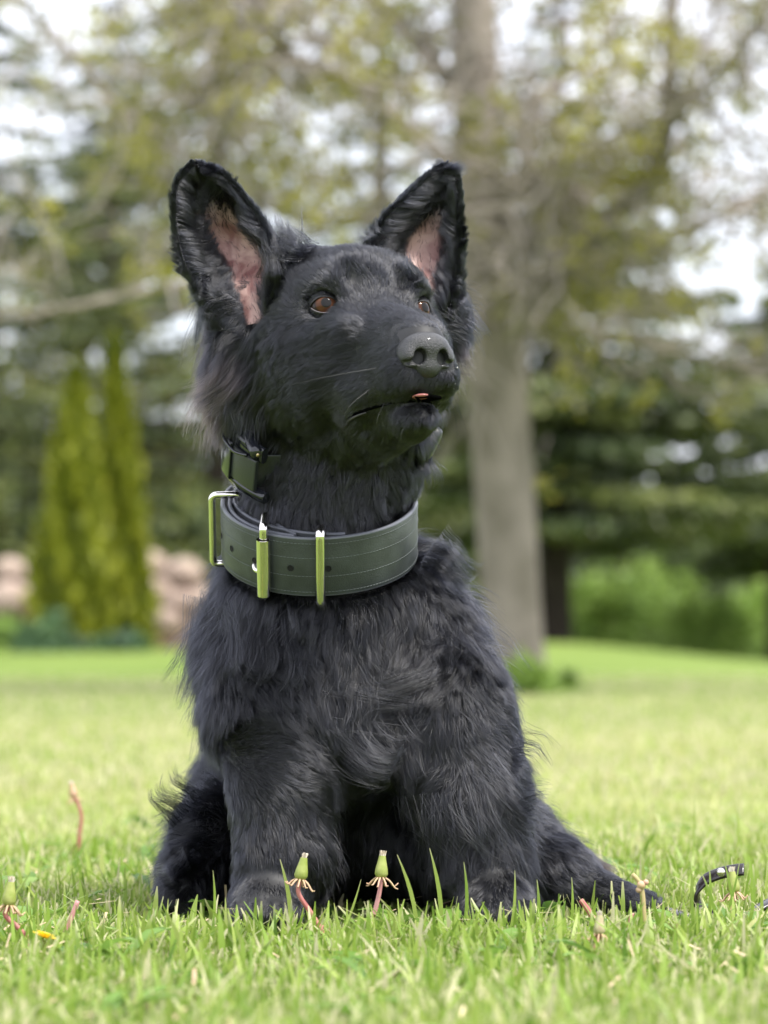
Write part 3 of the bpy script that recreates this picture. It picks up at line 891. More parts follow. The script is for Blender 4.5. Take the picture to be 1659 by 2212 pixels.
# hand-placed locks: ear-base curls, ruff ends, tufts
from mathutils.bvhtree import BVHTree
_bvh = BVHTree.FromPolygons([tuple(v) for v in BV.tolist()], BF.tolist())
def front_depth(px, py, default):
    o = Vector(cam.location); d = (W(px, py, 0.0) - o).normalized()
    hit = _bvh.ray_cast(o, d, 4.0)
    return hit[0].y if hit[0] is not None else default
LOCKS = [
 # path, strands, root spread (m), brown, default depth, tip depth change
 ([(560,690),(505,668),(450,672),(424,715)],340,.011,0,.0,.01), ([(560,695),(492,685),(455,715),(438,765)],340,.011,0,.0,.012), ([(550,705),(502,715),(470,755),(450,805)],360,.012,0,.0,.012),
 ([(500,690),(455,650),(425,640),(398,660)],260,.009,0,.0,.01), ([(460,640),(435,630),(415,636),(398,644)],220,.008,0,.0,.01), ([(572,690),(542,732),(502,792),(470,852)],380,.013,0,.0,.01),
 ([(560,700),(520,780),(470,840),(416,878)],280,.011,.25,.0,.015), ([(540,740),(490,812),(446,850),(408,862)],260,.011,.5,.01,.015), ([(540,780),(505,840),(470,870),(448,900)],380,.013,.3,.01,.01),
 ([(520,700),(470,760),(450,820),(436,850)],320,.011,.2,.01,.01),
 ([(500,640),(450,660),(425,720),(415,760)],200,.008,0,.0,.01), 
 ([(622,548),(616,515),(608,486),(603,458)],240,.007,0,.005,.0), ([(635,545),(628,520),(620,500),(612,478)],180,.007,0,.005,.0), ([(600,600),(606,560),(600,528),(598,500)],260,.008,0,.0,.0),
 ([(648,556),(625,538),(606,525),(588,518)],220,.009,0,.0,.0), ([(600,640),(596,600),(590,570),(580,545)],260,.009,0,-.005,.0), ([(660,560),(640,540),(622,528),(600,515)],200,.009,0,.0,.01),
 ([(553,655),(541,628),(534,606),(530,588)],70,.004,0,-.005,-.004), ([(565,640),(545,622),(518,618),(502,616)],60,.003,0,-.005,-.004), ([(585,650),(566,630),(560,610),(556,590)],90,.004,0,-.005,-.002),
 ([(905,612),(888,582),(880,560),(874,545)],80,.004,0,.03,-.004), ([(925,640),(905,610),(900,590),(898,575)],90,.004,0,.03,-.004),
 ([(955,632),(985,618),(1000,626),(1006,640)],200,.007,0,.04,.01), ([(960,650),(990,658),(1004,680),(1008,700)],240,.008,0,.04,.01), ([(958,690),(985,716),(1008,742),(1024,762)],320,.010,0,.05,.01),
 ([(962,722),(990,768),(1004,800),(1010,832)],180,.010,.25,.05,.01), ([(955,700),(995,706),(1016,732),(1026,750)],260,.009,0,.05,.01), ([(960,742),(985,780),(1006,800),(1026,812)],160,.009,.2,.05,.01),
 ([(945,780),(965,830),(975,860),(985,880)],220,.009,.2,.05,.01), ([(820,535),(802,518),(792,505),(786,488)],200,.008,0,.03,.005), ([(800,540),(790,522),(782,512),(776,505)],160,.008,0,.02,.005),
 ([(890,905),(906,945),(908,985),(896,1015)],240,.009,0,.014,.0), ([(905,985),(925,1010),(930,1040),(922,1070)],260,.009,0,.03,.0), ([(935,880),(948,900),(955,922),(958,940)],120,.006,0,.03,.0),
 ([(730,1590),(785,1640),(838,1662),(874,1642)],220,.012,0,.0,-.004), ([(755,1570),(808,1640),(850,1650),(868,1620)],180,.012,0,.0,-.004), ([(785,1600),(820,1668),(832,1700),(806,1716)],160,.011,0,.0,.0),
 ([(820,1540),(845,1612),(868,1640),(880,1664)],160,.011,0,.0,.0), ([(930,1185),(972,1206),(1002,1240),(1024,1252)],340,.011,0,.05,.01), ([(940,1212),(978,1240),(1004,1266),(1020,1262)],300,.010,0,.05,.01),
 ([(520,1320),(532,1398),(522,1452),(498,1486)],420,.014,0,.0,-.004), ([(565,1335),(585,1420),(574,1466),(548,1494)],420,.014,0,.0,-.004), ([(478,1290),(455,1368),(438,1424),(422,1456)],320,.013,0,.03,.0),
 ([(480,1300),(478,1390),(462,1450),(440,1490)],420,.014,0,.0,-.004), ([(610,1360),(630,1430),(622,1480),(600,1510)],380,.013,0,.0,-.004), ([(462,1380),(440,1450),(428,1500),(420,1540)],260,.012,0,.05,.0),
 ([(415,1745),(372,1718),(352,1700),(346,1680)],260,.012,0,.12,.0), ([(400,1785),(370,1782),(348,1790),(332,1800)],240,.012,0,.12,.0), ([(402,1832),(370,1840),(348,1850),(328,1850)],240,.012,0,.12,.0),
 ([(412,1880),(370,1898),(340,1905),(316,1915)],260,.012,0,.1,.0), ([(985,1400),(1040,1440),(1070,1490),(1090,1520)],300,.013,0,.05,.0), ([(1090,1640),(1130,1650),(1150,1670),(1170,1690)],220,.012,0,.04,.0),
 ([(1110,1740),(1150,1742),(1175,1750),(1195,1758)],160,.012,0,.05,.0), ([(1010,1700),(1066,1760),(1120,1800),(1180,1830)],260,.020,0,.0,.02), ([(1000,1720),(1030,1790),(1065,1850),(1100,1880)],200,.020,0,.0,.0),
 ([(985,1710),(990,1790),(995,1850),(1000,1890)],160,.022,0,.0,.0),
]
# closed mouth: black tube painting the crease's shade, thin moist lower lip under it
M_crease_shade = mat_p("mouth_crease_shade", (0.002, 0.002, 0.002), 0.95, spec=0.0)
for s_, mp_ in zip((-1, 1), MOUTH):
    C_ = catmull(mp_, 26); Q_, R_ = [], []
    for p in C_:
        o_ = hl * s_ + hf * 0.55; o_ = o_ / np.linalg.norm(o_)
        q_ = Vector(p + o_ * 0.05); hit = _bvh.ray_cast(q_, Vector(-o_), 0.09)
        Q_.append(np.array(hit[0]) - o_ * 0.0004 if hit[0] is not None else p)
    Q_ = np.array(Q_); Q_[1:-1] = (Q_[:-2] + Q_[1:-1] + Q_[2:]) / 3
    tube("mouth_shade", Q_, np.concatenate([np.full(20, 0.0014), np.linspace(0.0014, 0.0006, 6)]), M_crease_shade, dog, 8)
    o_ = hl * s_
    tube("lip", Q_[15:] - hu * 0.0024 + o_ * 0.0002, 0.0007 + 0.0007 * np.sin(np.linspace(0, 3.14, 11)), M_lip, dog, 8)
St, Br = [], []
for path, n, sp_, br, dd, tdz in LOCKS:
    if FUR != 1: n = n // 4
    d0 = front_depth(path[0][0], path[0][1], dd)
    pts = []
    far_ = path[0][0] > 930 and 600 < path[0][1] < 900 or (path[0][0] > 860 and 880 < path[0][1] < 1010)
    if far_: d0 = dd
    for i, (px, py) in enumerate(path):
        d1 = None if far_ else front_depth(px, py, None)
        t = i / (len(path) - 1)
        base = d0 + tdz * t
        if d1 is not None: base = min(base, d1 + 0.001)
        pts.append(Wn(px, py, base - 0.006 * math.sin(math.pi * min(1, t * 1.1)) - (0.002 if i else -0.004)))
    C_ = catmull(pts, 9); T_ = nrm(C_[-1] - C_[0]); A_ = nrm(np.cross(T_, [0, 1, 0])); B_ = np.cross(T_, A_)
    # several sub-locks with their own tips
    ns = 26
    so = rng.normal(size=(ns, 2)) * sp_ * 0.75; st_ = so * 0.75 + rng.normal(size=(ns, 2)) * sp_ * 0.55; sl_ = rng.uniform(0.45, 1.1, ns)
    k_ = rng.integers(0, ns, n)
    o0 = so[k_] + rng.normal(size=(n, 2)) * sp_ * 0.30
    o1 = st_[k_] + rng.normal(size=(n, 2)) * sp_ * 0.13
    t = np.linspace(0, 1, 9)
    off = o0[:, None] * (1 - t[None, :, None] ** 0.8) + o1[:, None] * t[None, :, None] ** 0.8
    ln = sl_[k_] * rng.uniform(0.75, 1.08, n)
    tt = np.clip(t[None] * ln[:, None], 0, 1.0) * 8
    i0 = np.minimum(tt.astype(int), 7); f_ = (tt - i0)[..., None]
    base = C_[i0] * (1 - f_) + C_[i0 + 1] * f_
    S_ = base + off[..., :1] * A_ + off[..., 1:] * B_ * 0.5
    S_ += (np.sin(t * 7 + rng.random() * 6)[None, :, None] * 0.0007) * A_
    St.append(S_); Br.append(np.full(n, br))
hair_obj("fur_locks", np.vstack(St), 0.00009, M_fur, dog, np.concatenate(Br))
# ---------------------------------------------------------------- leather collar
M_leather = mat_p("grey_leather", (0.052, 0.060, 0.060), 0.42, spec=0.5, noise=0.35, nscale=60, bump=0.35, bscale=900)
M_edge = mat_p("leather_edge", (0.10, 0.105, 0.125), 0.38, spec=0.5)
M_inner = mat_p("leather_inner", (0.055, 0.058, 0.065), 0.5, noise=0.3, nscale=120)
M_chrome = mat_p("chrome", (0.80, 0.76, 0.72), 0.16, metal=1.0)
M_thread = mat_p("thread", (0.13, 0.145, 0.145), 0.7)
M_hole_shade = mat_p("punched_hole_shade", (0.004, 0.004, 0.004), 0.9)
rad_ = math.radians
collar = empty("leather_collar", tuple(CC))
tag(collar, "wide dark grey stitched leather collar with chrome buckles round the dog's neck", "collar")

def band(name, a0, a1, r_of, hh, thick, mat, parent, n=120, h0=0.0, edge=None, hc_of=None):
    """strap along the ring between two angles, rounded-rectangle section"""
    ths = np.linspace(a0, a1, n)
    e = thick * 0.45
    sec = []
    for (cx, cy, s0) in ((thick / 2 - e, hh - e, 0), (-thick / 2 + e, hh - e, 90), (-thick / 2 + e, -hh + e, 180), (thick / 2 - e, -hh + e, 270)):
        for q in (0, 30, 60, 90):
            sec.append((cx + e * math.cos(rad_(s0 + q)), cy + e * math.sin(rad_(s0 + q))))
    m = len(sec); V = []; F = []
    for th in ths:
        hc = h0 + (hc_of(th) if hc_of else 0)
        for (dr, h) in sec: V.append(ring(th, hc + h, r_of(th) + dr))
    for i in range(n - 1):
        for j in range(m): F.append((i * m + j, i * m + (j + 1) % m, (i + 1) * m + (j + 1) % m, (i + 1) * m + j))
    me = bpy.data.meshes.new(name); me.from_pydata([tuple(v) for v in V], [], F + [tuple(range(m))[::-1], tuple((n - 1) * m + j for j in range(m))])
    me.update()
    me.materials.append(mat); me.materials.append(edge or mat)
    mi = [0 if (j % 4 == 3) else 1 for _ in range(n - 1) for j in range(m)] + [1, 1]
    me.polygons.foreach_set('material_index', mi); me.polygons.foreach_set('use_smooth', [True] * (len(mi) - 2) + [False] * 2)
    o = bpy.data.objects.new(name, me); COL.objects.link(o)
    return par(o, parent)

TH = 0.0036
bulge = lambda th: 0.0018 * math.exp(-((th + rad_(20)) / 0.5) ** 2)
strap = band("strap", rad_(-112), rad_(175), lambda th: 0.0 + bulge(th), CH, TH, M_leather, collar, 160, edge=M_edge)
band("strap_end", rad_(-185), rad_(-14), lambda th: -TH - 0.0004 - 0.0012 * max(0, -th - 0.4), CH - 0.0005, TH, M_inner, collar, 100, edge=M_edge)
# inner loops of the doubled strap that stand off behind the buckles
def loop_r(a, b, d):
    return lambda th: -TH * 2 - 0.001 - d * math.sin(math.pi * min(1, max(0, (th - a) / (b - a))))
for (a, b, d) in ((-95, 18, 0.0065), (-88, -14, 0.0155)):
    band("strap_fold", rad_(a), rad_(b), loop_r(rad_(a), rad_(b), d), CH - 0.001, 0.0032, M_inner, collar, 60, edge=M_edge)

# stitching: rows of short thread dashes
V0, F0 = tube_arrays([(-0.0010, 0, 0), (-0.0005, 0, 0.00018), (0.0005, 0, 0.00018), (0.0010, 0, 0)], 0.00020, 5)
V0 = np.array(V0); F0 = np.array([f if len(f) == 4 else (*f, f[-1]) for f in F0])
Ms, Ts = [], []
for hrow in (-0.0205, -0.0075, 0.0075, 0.0195):
    th = rad_(-100)
    while th < rad_(120):
        p = ring(th, hrow, bulge(th) + TH / 2 + 0.00005); q = ring(th + 0.01, hrow, bulge(th) + TH / 2)
        t = (q - p) / np.linalg.norm(q - p); nn = np.cross(CN, t) * 1.0
        if nn @ (p - CC) < 0: nn = -nn
        Ms.append(np.stack([t, np.cross(nn, t), nn], 1)); Ts.append(p); th += 0.0365
V = np.einsum('nij,kj->nki', np.array(Ms), V0) + np.array(Ts)[:, None]
tris = []
for i in range(len(Ts)):
    for f in F0: tris.append((i * len(V0) + f[0], i * len(V0) + f[1], i * len(V0) + f[2]) if f[2] == f[3] else tuple(i * len(V0) + f))
me = bpy.data.meshes.new("stitching"); me.from_pydata(V.reshape(-1, 3).tolist(), [], tris); me.materials.append(M_thread)
o = bpy.data.objects.new("stitching", me); COL.objects.link(o); par(o, collar); tag(o, kind='stuff')

def frame_at(th, h, dr):
    p = ring(th, h, dr); q = ring(th + 0.01, h, dr)
    t = (q - p) / np.linalg.norm(q - p); nn = np.cross(CN, t)
    if nn @ (p - CC) < 0: nn = -nn
    return p, t, nn
for deg in (-80, -60, -38, -15, 6):  # black discs laid on the leather paint the dark inside the punched holes
    p, t, nn = frame_at(rad_(deg), -0.0012, bulge(rad_(deg)) + TH / 2 + 0.00012)
    bm = bmesh.new()
    bmesh.ops.create_circle(bm, cap_ends=True, segments=18, radius=0.0021)
    bmesh.ops.create_cone(bm, cap_ends=False, segments=18, radius1=0.0021, radius2=0.0026, depth=0.0005)
    bmesh.ops.transform(bm, verts=bm.verts, matrix=Matrix.Translation(Vector(p)) @ Matrix(np.stack([t, np.cross(nn, t), nn], 1).tolist()).to_4x4())
    obj_bm("hole_shade", bm, M_hole_shade, collar)

def wire_frame(name, th, h0, h1, r_out, r_in, wr, parent, tdx=0.0, skew=0.0, n=10):
    """rounded rectangular wire that passes over the strap at angle th and back inside it"""
    _, t, nn = frame_at(th, 0, 0)
    c0 = ring(th, 0, 0)
    pts = []
    rc = 0.0045
    corners = [(r_out, h0), (r_out, h1), (r_in, h1), (r_in, h0)]
    for k in range(4):
        a = np.array(corners[k - 1]); b = np.array(corners[k]); c = np.array(corners[(k + 1) % 4])
        d1 = (a - b) / np.linalg.norm(a - b); d2 = (c - b) / np.linalg.norm(c - b)
        for s in np.linspace(0, 1, n):
            q = b + d1 * rc * (1 - s) ** 2 + d2 * rc * s ** 2
            pts.append(c0 + nn * q[0] + CN * q[1] + t * (tdx + skew * (r_out - q[0])))
    return tube(name, pts, wr, M_chrome, parent, 14, closed=True)
# roller buckle in the middle-left of the front
bth = rad_(-29)
bk = wire_frame("buckle", bth, -0.0275, 0.0315, 0.0072 + bulge(bth), -0.014, 0.0032, collar, skew=-0.55)
_, t_, n_ = frame_at(bth, 0, 0); rb = ring(bth, 0, 0.0078 + bulge(bth))
bm = bmesh.new()
prof = [(0.0045, -0.0250), (0.0054, -0.0250), (0.0054, 0.0215), (0.0045, 0.0215)]
sg = 24
rows = [[bm.verts.new(Vector(rb + (math.cos(a) * t_ + math.sin(a) * n_) * r_ + CN * z)) for a in np.linspace(0, 2 * math.pi, sg, endpoint=False)] for (r_, z) in prof]
for i in range(4):
    for j in range(sg): bm.faces.new((rows[i][j], rows[i][(j + 1) % sg], rows[(i + 1) % 4][(j + 1) % sg], rows[(i + 1) % 4][j]))
rl = obj_bm("roller", bm, M_chrome, collar, smooth=False)
for p in rl.data.polygons: p.use_smooth = True
rl.data.set_sharp_from_angle(angle=rad_(40))
p0, t0, n0 = frame_at(bth - 0.0, -0.004, bulge(bth))
tube("prong", catmull([p0 - t0 * 0.0125 - n0 * 0.001, p0 - t0 * 0.0105 + n0 * 0.0040, p0 - t0 * 0.006 + n0 * 0.0085 - CN * 0.0012, p0 + t0 * 0.000 + n0 * 0.0095 - CN * 0.0012], 14), 0.0021, M_chrome, collar, 12)
# second buckle frame at the side, standing clear of the strap
wire_frame("buckle", rad_(-86), -0.0285, 0.0300, 0.0085, -0.014, 0.0028, collar)
# leash ring (D-ring)
wire_frame("leash_ring", rad_(1.5), -0.0300, 0.0290, 0.0058, -0.008, 0.0038, collar, skew=0.1)

# ---------------------------------------------------------------- electronic collar, higher on the neck
M_rubber = mat_p("black_rubber_strap", (0.020, 0.023, 0.025), 0.38, spec=0.5, bump=0.2, bscale=600)
M_plastic = mat_p("black_plastic", (0.012, 0.013, 0.018), 0.14, spec=0.6)
M_print = mat_p("pale_print", (0.20, 0.23, 0.22), 0.6)
T2 = rad_(30)
C2 = Wn(712, 968, 0.055)
F2 = np.array([0, -math.cos(T2), -math.sin(T2)]); N2 = np.array([0.10, -math.sin(T2), math.cos(T2)]); N2 /= np.linalg.norm(N2)
X2 = np.cross(F2, N2); X2 = X2 / np.linalg.norm(X2)
if X2[0] < 0: X2 = -X2
A2, B2 = 0.0800, 0.078
def ring2(th, h=0.0, dr=0.0): return C2 + (A2 + dr) * math.sin(th) * X2 + (B2 + dr) * math.cos(th) * F2 + h * N2
ec = empty("training_collar", tuple(C2))
tag(ec, "black rubber electronic collar with glossy catch, half hidden in fur above the leather collar", "electronic collar")
_r, _c = ring, CC
def band2(name, a0, a1, dr, hh, thick, mat, parent, n=60, h0=0.0):
    global ring
    keep_ = ring
    ring = lambda th, h=0.0, d=0.0, c=None: ring2(th, h, d)
    o = band(name, a0, a1, (dr if callable(dr) else (lambda th: dr)), hh, thick, mat, parent, n, h0)
    ring = keep_
    return o
band2("strap", rad_(-105), rad_(150), lambda th: -0.022 * min(1, max(0, (th + rad_(50)) / 0.25)), 0.0140, 0.0030, M_rubber, ec, 90)
band2("strap_end", rad_(-92), rad_(-42), 0.0036, 0.0135, 0.0030, M_rubber, ec, 40)
band2("keeper", rad_(-76), rad_(-63), 0.0056, 0.0160, 0.0022, M_plastic, ec, 10)
def pt2(th, h, dr):
    p = ring2(th, h, dr); q = ring2(th + 0.01, h, dr); t = (q - p) / np.linalg.norm(q - p)
    nn = np.cross(N2, t); nn = nn if nn @ (p - C2) > 0 else -nn
    return p, t, nn
# catch: a rounded bar lying along the top edge of the strap, with its pin
pa, pb = ring2(rad_(-100), 0.0225, 0.003), ring2(rad_(-42), 0.0190, 0.004)
bar = [pa * (1 - s) + pb * s + np.array([0, -1, 0.4]) * 0.002 * math.sin(math.pi * s) for s in np.linspace(0, 1, 14)]
tube("catch", bar, 0.0052, M_plastic, ec, 18)
d_ = (pb - pa) / np.linalg.norm(pb - pa)
tube("pin", [bar[-1] - d_ * 0.002, bar[-1] + d_ * 0.0012], 0.0016, mat_p("brass_pin", (0.55, 0.42, 0.24), 0.3, metal=1.0), ec, 12)
tube("pin", [bar[0] - d_ * 0.0012, bar[0] + d_ * 0.002], 0.0013, M_chrome, ec, 12)
tube("catch_hook", catmull([ring2(rad_(-82), 0.0145, 0.0070), ring2(rad_(-68), 0.0150, 0.0090), ring2(rad_(-57), 0.0135, 0.0090), ring2(rad_(-48), 0.0155, 0.007)], 16), 0.0014, M_plastic, ec, 10)
band2("catch_base", rad_(-88), rad_(-40), -0.0010, 0.0065, 0.0070, M_plastic, ec, 30, h0=0.0175)
band2("housing", rad_(-80), rad_(-36), -0.0005, 0.0045, 0.0100, M_plastic, ec, 30, h0=-0.0170)
# small pale print running down the keeper (illegible at this size in the photograph: short strokes)
bm = bmesh.new()
for k in range(11):
    p, t, nn = pt2(rad_(-69.5), 0.0085 - k * 0.0016, 0.0065)
    R = Matrix(np.stack([t, N2, nn], 1).tolist()).to_4x4()
    for (dx, dy, w, h_) in ((0, 0, 0.0011, 0.00025), (-0.0004 if k % 2 else 0.0004, 0.0004, 0.00025, 0.0008)):
        bmesh.ops.create_cube(bm, size=1, matrix=Matrix.Translation(Vector(p)) @ R @ Matrix.Translation((dx, dy, 0)) @ Matrix.Diagonal((w, h_, 0.0001, 1)))
o = obj_bm("lettering", bm, M_print, ec, smooth=False)
# receiver box poking out of the fur on the far side of the neck
bm = bmesh.new(); bmesh.ops.create_cube(bm, size=1)
bmesh.ops.subdivide_edges(bm, edges=bm.edges, cuts=2, use_grid_fill=True)
for v in bm.verts:
    l_ = max(abs(v.co.x), abs(v.co.y), abs(v.co.z)); v.co = v.co * 0.72 + v.co.normalized() * 0.5 * 0.36
R = Matrix(np.stack([X2, F2, N2], 1).tolist()).to_4x4()
bmesh.ops.transform(bm, verts=bm.verts, matrix=Matrix.Translation(Wn(928, 958, 0.035) .tolist() if False else Vector(Wn(922, 958, 0.034))) @ Matrix.Rotation(rad_(28), 4, 'Y') @ Matrix.Diagonal((0.016, 0.030, 0.030, 1)))
rc_ = obj_bm("receiver", bm, mat_p("grey_receiver", (0.022, 0.025, 0.026), 0.45), ec)
sm = rc_.modifiers.new("round", 'SUBSURF'); sm.levels = 1; sm.render_levels = 2

# ---------------------------------------------------------------- leash lying in the grass
M_leash = mat_p("leash_leather", (0.018, 0.013, 0.013), 0.22, spec=0.6, bump=0.3, bscale=300, noise=0.4, nscale=120)
leash = empty("leash", tuple(W(1560, 1960, 0.02)))
tag(leash, "black leather leash looping up out of the grass beside the dog's hind foot", "leash")
def ribbon(name, pts, wd, th, mat, parent, n=60, side=None):
    P = catmull(pts, n); V = []; F = []
    T = np.gradient(P, axis=0); T /= np.linalg.norm(T, axis=1, keepdims=True)
    sec = [(wd * 0.5, -th * 0.3), (wd * 0.5, th * 0.3), (wd * 0.38, th * 0.5), (-wd * 0.38, th * 0.5), (-wd * 0.5, th * 0.3), (-wd * 0.5, -th * 0.3), (-wd * 0.38, -th * 0.5), (wd * 0.38, -th * 0.5)]
    for i in range(n):
        sd = np.array(side if side is not None else (0, 1, 0.2), float); sd -= T[i] * (sd @ T[i]); sd /= np.linalg.norm(sd); up = np.cross(T[i], sd)
        for a, b in sec: V.append(P[i] + sd * a + up * b)
    m = len(sec)
    for i in range(n - 1):
        for j in range(m): F.append((i * m + j, i * m + (j + 1) % m, (i + 1) * m + (j + 1) % m, (i + 1) * m + j))
    me = bpy.data.meshes.new(name); me.from_pydata([tuple(v) for v in V], [], F + [tuple(range(m))[::-1], tuple((n - 1) * m + j for j in range(m))]); me.update()
    for p in me.polygons: p.use_smooth = True
    me.materials.append(mat); o = bpy.data.objects.new(name, me); COL.objects.link(o)
    return par(o, parent)
lp = [W(1180, 1985, 0.16), W(1330, 1975, 0.10), W(1420, 1968, 0.03), W(1500, 1982, 0.00), W(1580, 1992, -0.02), W(1660, 1990, -0.01), W(1760, 1975, 0.02), W(1850, 1990, 0.06)]
ribbon("leash_strap", lp, 0.012, 0.0035, M_leash, leash)
hp = [W(1620, 1990, 0.00), W(1560, 1985, 0.01), W(1515, 1965, 0.02), W(1506, 1932, 0.02), W(1520, 1904, 0.02), W(1548, 1889, 0.018), W(1580, 1881, 0.015), W(1607, 1878, 0.012)]
ribbon("leash_handle", hp, 0.0105, 0.0030, M_leash, leash, side=(0.25, 0.6, 0.8))
p = W(1556, 1885, 0.010)
bm = bmesh.new(); bmesh.ops.create_uvsphere(bm, u_segments=20, v_segments=12, radius=1, matrix=Matrix.Translation(p + Vector((0, -0.0035, 0.0005))) @ Matrix.Diagonal((0.0034, 0.0022, 0.0034, 1)))
obj_bm("rivet", bm, M_chrome, leash)
ribbon("leash_strap", [W(1600, 2000, -0.02), W(1640, 1962, -0.01), W(1690, 1948, 0.0), W(1760, 1985, 0.03)], 0.014, 0.004, M_leash, leash, 30)
# ---------------------------------------------------------------- ground, lawn and background
PA = S / D0
def gz(x, y):
    x = np.asarray(x, float); y = np.asarray(y, float)
    rid = np.interp(x, [-30, -6, -3, 0, 1.0, 1.8, 2.6, 3.8, 6, 12, 30], [0.1, 0.12, 0.13, 0.17, 0.21, 0.20, 0.11, -0.02, -0.15, -0.3, -0.5])
    t = np.clip((y - 9) / 18, 0, 1); t = t * t * (3 - 2 * t)
    z = rid * t - np.clip(y - 29, 0, 60) * 0.018
    near = np.clip(1 - np.abs(y) / 6, 0, 1)
    return z + 0.006 * np.sin(x * 2.1 + 0.4) * np.sin(y * 1.7 + 1) * near

def ground_material():
    m, t, out = nodes("lawn_soil")
    b = t.nodes.new('ShaderNodeBsdfPrincipled'); b.inputs['Roughness'].default_value = 0.9; b.inputs['Specular IOR Level'].default_value = 0.1
    g = t.nodes.new('ShaderNodeNewGeometry')
    n1 = t.nodes.new('ShaderNodeTexNoise'); n1.inputs['Scale'].default_value = 0.35; n1.inputs['Detail'].default_value = 5
    n2 = t.nodes.new('ShaderNodeTexNoise'); n2.inputs['Scale'].default_value = 90; n2.inputs['Detail'].default_value = 6
    t.links.new(g.outputs['Position'], n1.inputs[0]); t.links.new(g.outputs['Position'], n2.inputs[0])
    r1 = t.nodes.new('ShaderNodeValToRGB')
    r1.color_ramp.elements[0].position = 0.35; r1.color_ramp.elements[0].color = (0.13, 0.20, 0.035, 1)
    r1.color_ramp.elements[1].position = 0.65; r1.color_ramp.elements[1].color = (0.20, 0.27, 0.06, 1)
    r2 = t.nodes.new('ShaderNodeValToRGB')
    r2.color_ramp.elements[0].position = 0.3; r2.color_ramp.elements[0].color = (0.55, 0.55, 0.5, 1)
    r2.color_ramp.elements[1].position = 0.7; r2.color_ramp.elements[1].color = (1, 1, 1, 1)
    mm = t.nodes.new('ShaderNodeMixRGB'); mm.blend_type = 'MULTIPLY'; mm.inputs['Fac'].default_value = 1
    t.links.new(n1.outputs[0], r1.inputs[0]); t.links.new(n2.outputs[0], r2.inputs[0])
    t.links.new(r1.outputs[0], mm.inputs['Color1']); t.links.new(r2.outputs[0], mm.inputs['Color2'])
    t.links.new(mm.outputs[0], b.inputs['Base Color']); t.links.new(b.outputs[0], out.inputs[0])
    return m
ys = np.concatenate([np.arange(-12, 4, 0.25), np.arange(4, 40, 0.75), np.geomspace(40, 900, 24)])
xs = np.concatenate([-np.geomspace(9, 600, 18)[::-1], np.arange(-8.5, 8.6, 0.35), np.geomspace(9, 600, 18)])
XX, YY = np.meshgrid(xs, ys)
V = np.stack([XX, YY, gz(XX, YY)], -1).reshape(-1, 3)
nxg = len(xs); F = [(i * nxg + j, i * nxg + j + 1, (i + 1) * nxg + j + 1, (i + 1) * nxg + j) for i in range(len(ys) - 1) for j in range(nxg - 1)]
tag(mesh_np("ground", V, F, ground_material()), kind='structure')

def blade_material(name, ramp, tip=(0.62, 0.57, 0.36), trans=0.45):
    m, t, out = nodes(name)
    b = t.nodes.new('ShaderNodeBsdfPrincipled'); b.inputs['Roughness'].default_value = 0.45; b.inputs['Specular IOR Level'].default_value = 0.4
    a = t.nodes.new('ShaderNodeAttribute'); a.attribute_name = 'tone'
    h = t.nodes.new('ShaderNodeAttribute'); h.attribute_name = 'dry'
    r = t.nodes.new('ShaderNodeValToRGB'); e = r.color_ramp.elements
    e[0].position = ramp[0][0]; e[0].color = (*ramp[0][1], 1); e[1].position = ramp[-1][0]; e[1].color = (*ramp[-1][1], 1)
    for p, c in ramp[1:-1]: q = e.new(p); q.color = (*c, 1)
    mm = t.nodes.new('ShaderNodeMixRGB'); mm.inputs['Color2'].default_value = (*tip, 1)
    t.links.new(a.outputs['Fac'], r.inputs[0]); t.links.new(h.outputs['Fac'], mm.inputs['Fac']); t.links.new(r.outputs[0], mm.inputs['Color1'])
    tr = t.nodes.new('ShaderNodeBsdfTranslucent'); mx_ = t.nodes.new('ShaderNodeMixShader'); mx_.inputs[0].default_value = trans
    t.links.new(mm.outputs[0], b.inputs['Base Color']); t.links.new(mm.outputs[0], tr.inputs['Color'])
    t.links.new(b.outputs[0], mx_.inputs[1]); t.links.new(tr.outputs[0], mx_.inputs[2]); t.links.new(mx_.outputs[0], out.inputs[0])
    return m
M_grass = blade_material("grass_blade", [(0.0, (0.11, 0.21, 0.025)), (0.35, (0.25, 0.365, 0.055)), (0.7, (0.40, 0.48, 0.125)), (1.0, (0.58, 0.56, 0.25))])

